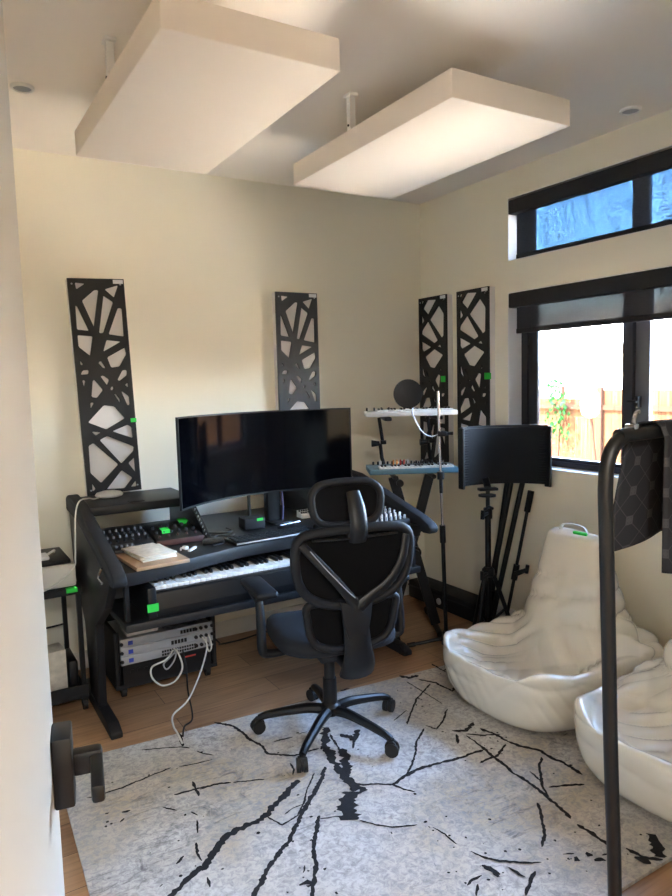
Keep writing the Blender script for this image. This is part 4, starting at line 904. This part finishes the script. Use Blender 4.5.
# centre plate and spine
def plate(P, y, th, m, nm, bev=.006):
    b = MB(); b.prism([(x, z) for x, z in P], 'y', y-th, y, bev=bev); return cp(nm, b, m)
plate([(-.045, .685), (.02, .665), (.09, .685), (.082, .61), (.065, .53), (-.015, .53), (-.036, .61)], -.292, .014, 'plastic2', 'hub_plate')
b = MB(); b.tube([(.025, -.27, .64), (.025, -.285, .56), (.03, -.285, .48), (.04, -.26, .41), (.045, -.22, .355)], [.058, .054, .058, .070, .074], n=14, smooth=5, fx=.40, wide=(1, 0, 0)); b.box((.035, -.12, .385), (.09, .22, .04), bev=.01); cp('spine', b, 'plastic', ang=50)
Lb = [(-.185, .61), (-.19, .655), (-.16, .672), (-.06, .668), (.06, .668), (.16, .672), (.19, .655), (.185, .61), (.172, .54), (.135, .492), (.06, .470), (-.06, .470), (-.135, .492), (-.172, .54)]
b = MB(); b.tube([(x+.022, yback(z)+.012, z) for x, z in Lb], .016, n=10, closed=True, smooth=4); lb = cp('lumbar_frame', b, 'plastic2', ang=60)
fill(Lb, .018, 'mesh', 'lumbar_mesh', lb)
Hd = [(-.145, 1.06), (-.14, 1.10), (-.105, 1.13), (-.04, 1.138), (.04, 1.138), (.105, 1.13), (.14, 1.10), (.145, 1.06), (.135, 1.01), (.10, .978), (.04, .970), (-.04, .970), (-.10, .978), (-.135, 1.01)]
def yhead(x, z): return -.235-.35*x*x+.10*(z-1.05)
b = MB(); b.tube([(x+.02, yhead(x, z)+.02, z) for x, z in Hd], .0155, n=10, closed=True, smooth=4); hd = cp('headrest_frame', b, 'plastic2', ang=60)
b = MB(); cxh, czh = .02, 1.054
for side in (0, 1):
    V = [[b.b.verts.new((cxh+x*f, yhead(x*f, 1.05)+.10*(czh-1.05+(z-czh)*f)+.02+side*.006, czh+(z-czh)*f)) for x, z in Hd] for f in (1, .66, .33)]
    cc = b.b.verts.new((cxh, yhead(0, 1.05)+.02+side*.006, czh)); n = len(Hd)
    for A, B in zip(V, V[1:]):
        for i in range(n): b.b.faces.new((A[i], A[(i+1) % n], B[(i+1) % n], B[i]))
    for i in range(n): b.b.faces.new((V[-1][i], V[-1][(i+1) % n], cc))
cp('headrest_mesh', b, 'mesh', hd, ang=60)
b = MB(); b.tube([(.035, -.295, .915), (.035, -.315, .97), (.035, -.295, 1.04), (.032, -.262, 1.105)], [.036, .036, .036, .028], n=12, smooth=4, fx=.42, wide=(1, 0, 0)); b.box((.035, -.292, .945), (.085, .03, .035), bev=.008); cp('headrest_stem', b, 'plastic', ang=50)
for s in (-1, 1):
    x = .02+s*.315
    b = MB(); b.tube([(.02+s*.20, -.01, .405), (.02+s*.29, -.01, .405), (x, -.01, .43), (x, 0, .56), (x+.003*s, .02, .655)], [.02, .024, .027, .025, .02], n=10, smooth=4, flat=.75); ar = cp('arm_post', b, 'plastic', ang=50)
    b = MB(); b.box((x+.012*s*-1, .065, .668), (.095, .27, .03), rz=-.06*s, bev=.013); b.box((x, .03, .648), (.06, .12, .02), bev=.006); cp('arm_pad', b, 'plastic2', ang=50)

# ---------------------------------------------------------------- two-tier keyboard stand
u = Vector((.877, -.480, 0)); v = Vector((.480, .877, 0)); Cs = Vector((2.53, 3.322, 0))
def sp(a, c, z): return Cs+u*a+v*c+Vector((0, 0, z))
ks = thing('keyboard_stand', 'black two-tier X-frame keyboard stand in the corner by the window wall', 'stand', Cs)
ob = Matrix.Rotation(math.atan2(u.y, u.x), 4, 'Z')
def bar(b, p, q, w, h, bev=.004):
    d = (q-p); L_ = d.length; rot = d.to_track_quat('Z', 'Y').to_matrix().to_4x4()
    n0 = b.mark(); t = bmesh.new(); bmesh.ops.create_cube(t, size=1)
    for vv in t.verts: vv.co = Vector((vv.co.x*w, vv.co.y*h, vv.co.z*L_))
    bmesh.ops.bevel(t, geom=list(t.edges), offset=bev, segments=1, affect='EDGES')
    t.transform(Matrix.Translation((p+q)/2) @ rot); b.merge(t); return b
for s, off in ((1, -.035), (-1, .005)):
    b = MB(); bar(b, sp(.135*s, off, .035), sp(-.115*s, off, .962), .032, .058); cb = mesh('cross_bar', b, 'metalb', ks)
    b = MB(); b.tube([sp(.135*s, -.205, .022), sp(.135*s, .24, .022)], .017, n=10); ff = mesh('floor_tube', b, 'metalb', ks)
    for c in (-.215, .25):
        b = MB(); b.tube([sp(.135*s, c-.025, .022), sp(.135*s, c+.025, .022)], .022, n=12); mesh('foot_cap', b, 'rubber', ff)
    b = MB(); b.tube([sp(-.115*s, -.15, .972), sp(-.115*s, .14, .972)], .014, n=10); mesh('support_arm', b, 'metalb', ks)
b = MB(); b.tube([sp(.01, -.08, .50), sp(.01, .04, .50)], .035, n=18); b.tube([sp(.01, -.10, .50), sp(.01, -.08, .50)], [.02, .022], n=12); mesh('hinge_knob', b, 'plastic', ks)
b = MB(); b.tube([sp(-.08, -.10, .93), sp(-.08, -.075, .93)], .022, n=14); mesh('lock_knob', b, 'plastic', ks)
for a in (-.165, .14):
    b = MB(); b.tube([sp(a+.03, .15, .97), sp(a+.005, .15, 1.06), sp(a-.005, .14, 1.15)], .012, n=10); b.tube([sp(a-.005, .12, 1.16), sp(a+.03, .12, 1.16)], .013, n=10); b.tube([sp(a+.012, .14, 1.155), sp(a-.01, .13, 1.315)], .011, n=10); mesh('upper_arm', b, 'metalb', ks)
    b = MB(); b.tube([sp(a-.06, .13, 1.153), sp(a-.01, .13, 1.153)], [.022, .014], n=12); mesh('joint_knob', b, 'plastic', ks)
    b = MB(); b.box(sp(a+.02, .02, 1.316), (.045, .24, .022), rz=math.atan2(u.y, u.x), bev=.006); mesh('upper_clamp', b, 'plastic', ks)
ang_u = math.atan2(u.y, u.x)
def mini_keys(nm, lab, z, body, w, d, h, nk, knobs):
    t = thing(nm, lab, 'keyboard', sp(.0, 0, z+.0025), ang_u)
    b = MB(); b.box((0, 0, h/2), (w, d, h), bev=.006); mesh('keyboard_body', b, body, t, world=False)
    x0 = -w/2+.06; pw = (w-.085)/nk; k0 = None; k1 = None
    for i in range(nk):
        if k0 is None:
            b = MB(); b.box((0, 0, 0), (pw*.94, .085, .012), bev=.0015); k0 = mesh('white_key', b, 'key', t, world=False); o = k0
        else: o = k0.copy(); COL.objects.link(o)
        o.location = (x0+pw*(i+.5), -d/2+.05, h+.004)
        if i % 7 not in (2, 6) and i < nk-1:
            if k1 is None:
                b = MB(); b.box((0, 0, 0), (pw*.55, .05, .011), bev=.0015); k1 = mesh('black_key', b, 'ebony', t, world=False); o = k1
            else: o = k1.copy(); COL.objects.link(o)
            o.location = (x0+pw*(i+1), -d/2+.068, h+.013)
    pk = {}
    for (x, y, r, hh, mm) in knobs:
        if (r, hh, mm) not in pk:
            b = MB(); b.lathe([(r, 0), (r*.95, hh*.8), (r*.7, hh), (.0005, hh)], (0, 0, 0), 12); o = mesh('knob', b, mm, t, world=False); pk[(r, hh, mm)] = o
        else: o = pk[(r, hh, mm)].copy(); COL.objects.link(o)
        o.location = (x, y, h)
    return t
kn = [(-.22+.03*i, .10, .007, .02, 'plastic') for i in range(15)]+[(-.18, .055, .008, .03, 'white')]+[(-.10+.022*i, .05, .006, .034, ('orange', 'orange', 'red', 'red', 'white')[i % 5]) for i in range(5)]+[(.03+.028*i, .055, .006, .02, 'plastic') for i in range(7)]
mini_keys('compact_synth', 'blue-grey compact synth with red and orange sliders on the lower tier of the stand', .986, 'blue', .53, .26, .034, 22, kn)
mini_keys('mini_keyboard', 'slim white mini keyboard on the upper tier of the stand', 1.328, 'white', .545, .20, .03, 24, [(-.255+.045*i, .07, .006, .02, 'plastic') for i in range(4)])

# ---------------------------------------------------------------- straight microphone stand with pop filter
ms = thing('microphone_stand', 'thin black microphone stand on a tripod base in front of the keyboard stand', 'microphone stand', (2.49, 2.965, 0))
B0 = Vector((2.494, 2.965, .05)); T0 = Vector((2.449, 2.96, 1.478))
pt = lambda f: B0+(T0-B0)*f
b = MB(); b.tube([pt(0), pt(.45)], .0115, n=12); mesh('lower_tube', b, 'metalb', ms)
b = MB(); b.tube([pt(.44), pt(1)], .0075, n=12); mesh('upper_tube', b, 'chrome', ms, label='chrome upper tube')
b = MB(); b.tube([pt(.40), pt(.47)], .017, n=14); b.tube([pt(.655), pt(.685)], .02, n=12); b.tube([pt(.60), pt(.66)], .010, n=8); mesh('clutch', b, 'plastic', ms)
b = MB(); b.tube([B0+Vector((0, 0, -.03)), B0+Vector((0, 0, .05))], [.028, .02], n=14); mesh('tripod_hub', b, 'plastic', ms)
for x, y in ((2.318, 3.085), (2.672, 2.885), (2.50, 2.79)):
    e = Vector((x, y, .014)); s0 = B0+(e-B0)*.08+Vector((0, 0, .012)); s0.z = .055
    b = MB(); b.tube([s0, e], .0095, n=10); lg = mesh('leg', b, 'metalb', ms)
    dd = (e-s0).normalized(); b = MB(); b.tube([e-dd*.035, e+dd*.012], .0135, n=10); mesh('rubber_tip', b, 'rubber', lg)
pf = thing('pop_filter', 'round black pop filter on a silver gooseneck clamped to the microphone stand', 'pop filter', pt(.83))
g0 = pt(.835)
b = MB(); b.box(g0+Vector((.012, -.01, 0)), (.05, .035, .03), rz=-.4, bev=.006); b.tube([g0+Vector((.03, -.02, 0)), g0+Vector((.065, -.04, 0))], [.008, .010], n=10); mesh('clamp', b, 'plastic', pf)
pcn = Vector((2.262, 2.985, 1.47)); vd = (Vector((0, 0, 1.5))-pcn).normalized()
b = MB(); b.tube([g0, g0+Vector((-.055, .0, -.012)), g0+Vector((-.11, .005, .012)), g0+Vector((-.15, .01, .07)), g0+Vector((-.175, .012, .12)), pcn+Vector((.028, -.006, -.078))], .0036, n=8, smooth=6); mesh('gooseneck', b, 'silver', pf, label='silver gooseneck')
nrm = Vector((-.45, -.89, 0)).normalized(); tq = nrm.to_track_quat('Z', 'Y').to_matrix().to_4x4()
b = MB(); b.lathe([(.073, -.006), (.079, -.005), (.079, .005), (.073, .006)], pcn, 36, mtx=tq); mesh('hoop', b, 'plastic', pf)
b = MB(); b.lathe([(.0745, -.0035), (.0745, .0035)], pcn, 36, mtx=tq); mesh('mesh_screen', b, 'mesh', pf)

# ---------------------------------------------------------------- reflection filter on its tripod
fs = thing('filter_stand', 'black tripod stand carrying the curved vocal shield', 'tripod stand', (2.74, 2.88, 0))
px, py = 2.742, 2.88
b = MB(); b.cyl((px, py, .06), (px, py, .78), .017, n=14); b.cyl((px, py, .76), (px, py, .90), .012, n=12); mesh('pole', b, 'metalb', fs)
b = MB(); b.cyl((px, py, .74), (px, py, .80), .025, n=14); b.tube([(px-.02, py-.02, .775), (px-.075, py-.035, .77)], [.01, .012], n=8); b.tube([(px-.075, py-.04, .80), (px-.08, py-.04, .75)], .012, n=8); b.tube([(px-.05, py-.03, .80), (px-.02, py-.03, .815), (px+.01, py-.03, .80)], .008, n=8); mesh('clamp', b, 'plastic', fs)
b = MB(); b.lathe([(.028, .40), (.036, .405), (.036, .44), (.022, .455)], (px, py, 0), 16); b.tube([(px-.03, py-.02, .425), (px-.085, py-.04, .425)], [.009, .012], n=8); b.tube([(px-.085, py-.04, .45), (px-.085, py-.04, .40)], .011, n=8); mesh('collar', b, 'plastic', fs)
b = MB(); b.cyl((px, py, .12), (px, py, .16), .026, n=14); mesh('lower_collar', b, 'plastic', fs)
b = MB(); b.lathe([(.018, .868), (.05, .870), (.05, .880), (.018, .882)], (px-.01, py-.005, 0), 20); mesh('tray_disc', b, 'plastic', fs)
for a in (200, 320, 80):
    a = math.radians(a); R_ = .165; dx, dy = cos(a), sin(a)
    b = MB(); b.tube([(px+dx*.03, py+dy*.03, .41), (px+dx*R_, py+dy*R_, .016)], .0125, n=10); lg = mesh('leg', b, 'metalb', fs)
    b = MB(); b.tube([(px+dx*(R_-.012), py+dy*(R_-.012), .04), (px+dx*R_*1.02, py+dy*R_*1.02, .008)], .018, n=10); mesh('rubber_foot', b, 'rubber', lg)
    b = MB(); b.tube([(px+dx*.026, py+dy*.026, .14), (px+dx*.105, py+dy*.105, .215)], .008, n=8); mesh('brace', b, 'metalb', fs)
sh = thing('vocal_shield', 'curved charcoal foam vocal shield mounted on the tripod near the big window', 'vocal shield', (2.80, 2.86, .92))
fu = Vector((.862, -.507, 0)); fv = Vector((.507, .862, 0)); fc = Vector((2.835, 2.843, 0))
def fp(a, dpt, z): return fc+fu*(.248*a)+fv*(.085*(1-abs(a)**2.2)-.025+dpt)+Vector((0, 0, z))
ZB, ZT = .925, 1.262
b = MB(); N_ = 30
def arcslab(b, o0, o1, z0, z1, a0=-1, a1=1, n=N_):
    R_ = [[b.b.verts.new(fp(a0+(a1-a0)*i/n, o, z)) for o, z in ((o0, z0), (o1, z0), (o1, z1), (o0, z1))] for i in range(n+1)]
    for A, B in zip(R_, R_[1:]):
        for k in range(4): b.b.faces.new((A[k], A[(k+1) % 4], B[(k+1) % 4], B[k]))
    b.b.faces.new(R_[0]); b.b.faces.new(R_[-1][::-1])
arcslab(b, .022, .030, ZB, ZT); mesh('metal_shell', b, 'metalb', sh)
b = MB(); nr = 22                                 # foam with horizontal ridges on its inner face
rows = []
for j in range(nr*2+1):
    z = ZB+.006+(ZT-ZB-.012)*j/(nr*2)
    rows.append([b.b.verts.new(fp(-.985+1.97*i/N_, (.001 if j % 2 else .001+.006*max(0, abs(-.985+1.97*i/N_)-.72)/.27), z)) for i in range(N_+1)])
for A, B in zip(rows, rows[1:]):
    for i in range(N_): b.b.faces.new((A[i], A[i+1], B[i+1], B[i]))
bk_ = [[b.b.verts.new(fp(-.985+1.97*i/N_, .0215, z)) for i in range(N_+1)] for z in (ZB+.006, ZT-.006)]
for i in range(N_):
    b.b.faces.new((bk_[0][i], bk_[0][i+1], bk_[1][i+1], bk_[1][i])); b.b.faces.new((rows[0][i], rows[0][i+1], bk_[0][i+1], bk_[0][i])); b.b.faces.new((rows[-1][i], rows[-1][i+1], bk_[1][i+1], bk_[1][i]))
mesh('foam_lining', b, 'foam', sh, ang=20)
for a in (-1, 1):
    b = MB(); R2 = fp(a, .01, 0); bar(b, Vector((R2.x, R2.y, ZB-.012)), Vector((R2.x, R2.y, ZT+.002)), .016, .045); mesh('end_rail', b, 'plastic', sh)
b = MB(); arcslab(b, .018, .034, ZT-.002, ZT+.006); mesh('top_rim', b, 'plastic2', sh)
b = MB(); bar(b, Vector((px, py, .918)), fp(-.38, .05, .99), .04, .014); b.box((px, py, .910), (.11, .05, .016), rz=-.4, bev=.004); mesh('mount_bracket', b, 'metalb', sh)

# folded stands leaning on the window wall
t = thing('folded_speaker_stand', 'folded thick black speaker stand leaning on the wall behind the vocal shield', 'speaker stand', (2.90, 3.06, 0))
A0 = Vector((2.905, 3.10, .16)); 
b = MB(); b.tube([Vector((2.90, 3.085, .03)), Vector((3.035, 2.985, .93))], .019, n=12); mesh('main_tube', b, 'metalb', t)
for dy, dx in ((-.10, .0), (.02, -.03)):
    b = MB(); b.tube([Vector((2.925+dx*.3, 3.06+dy*.2, .05)), Vector((3.035+dx*.2, 2.985+dy, .95))], .016, n=12); mesh('folded_leg', b, 'metalb', t)
b = MB(); b.tube([Vector((2.92, 3.07, .16)), Vector((2.932, 3.06, .24))], .034, n=14); b.tube([Vector((2.893, 3.09, 0.0)), Vector((2.90, 3.085, .04))], .026, n=12); mesh('collar', b, 'plastic', t)
t = thing('folded_boom_arm', 'thin folded black boom stand with a padded grip leaning beneath the big window', 'boom stand', (2.95, 2.96, 0))
P0, P1 = Vector((2.945, 2.955, .02)), Vector((3.045, 2.84, .855))
b = MB(); b.tube([P0, P1], .010, n=10); mesh('tube', b, 'metalb', t)
b = MB(); b.tube([P0+(P1-P0)*.87, P1+(P1-P0)*.02], .019, n=12); mesh('grip', b, 'foam', t)
q = P0+(P1-P0)*.42
b = MB(); b.tube([q-(P1-P0)*.05, q+(P1-P0)*.06], .019, n=12); b.tube([q+Vector((-.02, -.02, 0)), q+Vector((.02, -.07, .03))], [.016, .012], n=10); b.tube([q+Vector((.02, -.07, .01)), q+Vector((.025, -.075, .06))], .011, n=8); mesh('clutch', b, 'plastic', t)
b = MB(); b.tube([P0-(P1-P0)*.02, P0+(P1-P0)*.03], .016, n=12); mesh('rubber_foot', b, 'rubber', t)

# long black case and bag along the window wall
t = thing('gear_case', 'long low black case with a silver badge on the floor along the window wall', 'case', (2.95, 3.30, 0))
b = MB(); b.b2((2.885, 3.15, .002), (3.045, 3.84, .128), bev=.012); mesh('case_body', b, 'matte', t)
b = MB(); b.b2((2.882, 3.145, .086), (3.048, 3.845, .094), bev=.003); mesh('lid_band', b, 'plastic', t)
b = MB(); b.lathe([(.022, 0), (.022, .006), (.016, .009), (.0005, .009)], (2.885, 3.50, .055), 20, mtx=Matrix.Rotation(-PI/2, 4, 'Y')); mesh('badge', b, 'silver', t, label='round silver badge')
t = thing('gear_bag', 'flat black soft bag on the floor behind the nearer side of the vocal shield tripod', 'bag', (2.965, 2.665, 0))
b = MB(); b.lathe([(.03, 0.001), (.07, .002), (.084, .03), (.08, .075), (.06, .10), (.02, .112)], (2.965, 2.665, 0), 24); bmesh.ops.scale(b.b, vec=(1, 1.5, 1), verts=list(b.b.verts), space=Matrix.Translation((-2.965, -2.665, 0))); mesh('bag_body', b, 'matte', t)
b = MB(); b.tube([(2.965, 2.60, .10), (2.965, 2.62, .13), (2.965, 2.71, .13), (2.965, 2.73, .10)], .008, smooth=4, n=8); mesh('handle', b, 'plastic', t)

# ---------------------------------------------------------------- bean bags
def beanbag(loc, rz, label, seed, rings, tape=False):
    t = thing('bean_bag', label, 'bean bag', loc, rz, 'cream leather bean bag chairs')
    n = 36; b = MB(); R_ = []
    for (cx, cy, rx, ry, p, zf, zb) in rings:
        ring = []
        for k in range(n):
            a = 2*PI*k/n; c, s = cos(a), sin(a); q = lambda w: math.copysign(abs(w)**p, w)
            w = (1+c)/2; w = w*w*(3-2*w)
            ear = max(0, cos(2*(abs(math.atan2(s, c))-.80)))**4 if c > 0 else 0
            z = zf*w+zb*(1-w)
            if .15 < zf < .30 and rx > .35: z += .035*ear-.02*max(0, c)**8
            ring.append(b.b.verts.new((cx-rx*q(c), cy+ry*q(s), z)))
        R_.append(ring)
    for A, B in zip(R_, R_[1:]):
        for k in range(n): b.b.faces.new((A[k], A[(k+1) % n], B[(k+1) % n], B[k]))
    b.b.faces.new(R_[0][::-1]); b.b.faces.new(R_[-1])
    bmesh.ops.recalc_face_normals(b.b, faces=list(b.b.faces))
    me = bpy.data.meshes.new('bb'); b.b.to_mesh(me); b.b.free(); o = bpy.data.objects.new('bb', me); COL.objects.link(o)
    md = o.modifiers.new('s', 'SUBSURF'); md.levels = 3
    dg = bpy.context.evaluated_depsgraph_get(); dg.update(); m2 = bpy.data.meshes.new_from_object(o.evaluated_get(dg)); bpy.data.objects.remove(o)
    off = Vector((seed*3.1, seed*1.7, seed*.9)); nv = []
    for v_ in m2.vertices:
        c = v_.co; nr_ = v_.normal
        lump = noise.noise(c*3.0+off)*.014+noise.noise(c*6.5+off)*.006
        wv = noise.noise(c*2.4+off); w2 = noise.noise(c*4.1+off*1.3)
        s1 = (c.z+.55*c.y*c.y-.22*c.x+.055*wv+.02*w2)/.088       # sagging folds across the back
        s2 = (c.z*.8+.55*c.y+.05*wv+.3*c.x)/.085                  # slanting folds
        fold = lambda s: abs(sin(PI*s))**.5-.7
        m1 = max(0, min(1, .55+1.6*noise.noise(c*3.3+off*.7))); m2_ = max(0, min(1, .25+1.8*noise.noise(c*3.0-off)))
        back = max(0, 1-((c.z-.36)/.26)**2)*(1 if c.x > -.12 else .35)
        belly = .45*max(0, 1-((c.z-.12)/.16)**2)
        s3 = (c.z*.5-.75*c.y+.04*w2+.5*c.x)/.055; m3 = max(0, min(1, 2.2*noise.noise(c*4.0+off*2.1)))
        s4 = (c.z*.9+.9*abs(c.y-.02)+.6*c.x+.06*wv)/.10; m4 = max(0, min(1, .35+1.5*noise.noise(c*2.6+off*3.3)))
        seatz = max(0, 1-((c.z-.22)/.13)**2)*(1 if c.x > -.33 else .25)
        d = lump + .026*seatz*m4*fold(s4) + .020*(back+belly*.6)*m3*fold(s3) + .046*back*m1*fold(s1) + .022*(back*.8+belly)*m2_*fold(s2)
        base = min(1, c.z/.06) if c.z < .06 else 1
        nv.append(c+nr_*d*base)
    for v_, p in zip(m2.vertices, nv): v_.co = (p.x, p.y, max(p.z, 0.0))
    m2.materials.clear(); m2.materials.append(M['leather'])
    for p in m2.polygons: p.use_smooth = True
    bo = link('bag_body', m2); bo.parent = t
    tp = rings[-1]
    b = MB(); cx, cy, ry, z = tp[0], tp[1], tp[3], tp[6]
    b.tube([(cx, cy+ry*.55, z-.01), (cx-.005, cy+ry*.4, z+.018), (cx, cy, z+.026), (cx+.005, cy-ry*.4, z+.018), (cx, cy-ry*.55, z-.01)], .010, n=8, smooth=5, flat=.35)
    mesh('carry_handle', b, 'leather', t, world=False)
    if tape:
        b = MB(); b.box((cx-.034, cy-ry*.45, z-.004), (.012, .075, .014), ry=-.5, rz=.1, bev=.002); mesh('tape', b, 'tape', t, world=False, label='green tape')
    return t
BR = [(0, 0, .25, .2, .9, 0, 0), (0, 0, .40, .33, .7, 0, 0), (0, 0, .455, .378, .6, .05, .05), (0, 0, .475, .392, .56, .13, .15), (-.01, 0, .47, .385, .52, .225, .235), (-.012, 0, .458, .372, .5, .268, .262), (-.008, 0, .440, .352, .52, .268, .272),
      (.015, 0, .405, .325, .6, .225, .30), (.065, 0, .335, .29, .75, .178, .345), (.115, .005, .27, .265, .85, .175, .41), (.155, .01, .222, .245, .9, .235, .49), (.185, .02, .178, .22, .9, .36, .57), (.205, .03, .138, .198, .9, .49, .645), (.22, .04, .095, .175, .8, .61, .705), (.23, .05, .05, .157, .7, .71, .752), (.232, .05, .035, .148, .7, .742, .768)]
beanbag((2.50, 2.215, t_+.003), 0, 'cream leather bean bag chair under the big window with green tape on its top', 1.0, BR, True)
beanbag((2.47, 1.405, t_+.003), .06, 'cream leather bean bag chair nearer the camera, partly cut by the right edge', 2.3, BR)

# ---------------------------------------------------------------- garment rack with a printed cloth
gr = thing('garment_rack', 'black tubular garment rack standing in the right foreground', 'garment rack', (1.5, .80, 0))
zt = 1.437
b = MB(); r0 = .0135
b.tube([(1.108, .80, .012), (1.092, .80, .53), (1.0755, .80, .80), (1.0635, .80, 1.05), (1.0535, .80, 1.25), (1.0495, .80, 1.32), (1.0492, .80, 1.352), (1.0535, .80, 1.385), (1.068, .80, 1.415), (1.095, .80, 1.432), (1.13, .80, zt), (1.6, .80, zt+.004), (2.10, .80, zt), (2.135, .80, 1.432), (2.162, .80, 1.415), (2.178, .80, 1.385), (2.18, .80, 1.345), (2.175, .80, .012)], r0, n=14, smooth=5); mesh('tube_frame', b, 'metalb', gr)
for x in (1.108, 2.175):
    b = MB(); b.tube([(x, .60, .014), (x, 1.0, .014)], .013, n=10); fb = mesh('floor_bar', b, 'metalb', gr)
    for y in (.60, 1.0):
        b = MB(); b.tube([(x, y-.012, .014), (x, y+.012, .014)], .0145, n=10); mesh('end_cap', b, 'rubber', fb)
b = MB(); b.tube([(1.12, .80, .30), (2.17, .80, .30)], .010, n=10); mesh('lower_rail', b, 'metalb', gr)
b = MB(); b.tube([(1.127, .797, 1.452), (1.124, .797, 1.462), (1.13, .797, 1.476), (1.138, .797, 1.478)], .004, n=8, smooth=3); b.box((1.122, .80, 1.451), (.014, .022, .010), bev=.002)
single('wire_clip', b, 'chrome', 'tiny silver clip sitting on the bend of the garment rack', 'clip')
gt = thing('printed_cloth', 'dark cloth with a grey lattice print hanging over the garment rack bar', 'cloth', (1.3, .80, 1.2))
def sheet(nm, x0, x1, xl0, xl1, zlow, side, ph):
    """half of the cloth: from over the bar down one side"""
    L_ = zt-zlow; rr = .019
    def fn(a, q):
        s = q*(L_+.03)
        if s < .03: th = s/.03*(PI/2); y, z = side*rr*sin(th), zt+rr*cos(th)
        else:
            z = zt-(s-.03); y = side*(rr+.004+.010*(s/L_)*(1+sin(a*15+ph))*.9)
        f = max(0, min(1, (zt-z)/L_)); xa = x0+(xl0-x0)*f**.8; xb = x1+(xl1-x1)*f
        return (xa+(xb-xa)*a, .80+y, z+(-.012*f*sin(a*9+ph)))
    b = MB(); b.grid(fn, 40, 30, uv=lambda a, q: ((x0+(x1-x0)*a)*1.05, q*L_))
    o = mesh(nm, b, 'print', gt, ang=80); md = o.modifiers.new('thick', 'SOLIDIFY'); md.thickness = .003; md.offset = 1 
    return o
sheet('front_drape', 1.185, 1.62, 1.165, 1.65, 1.180, -1, .4)
sheet('back_drape', 1.152, 1.60, 1.108, 1.64, 1.215, 1, 2.0)
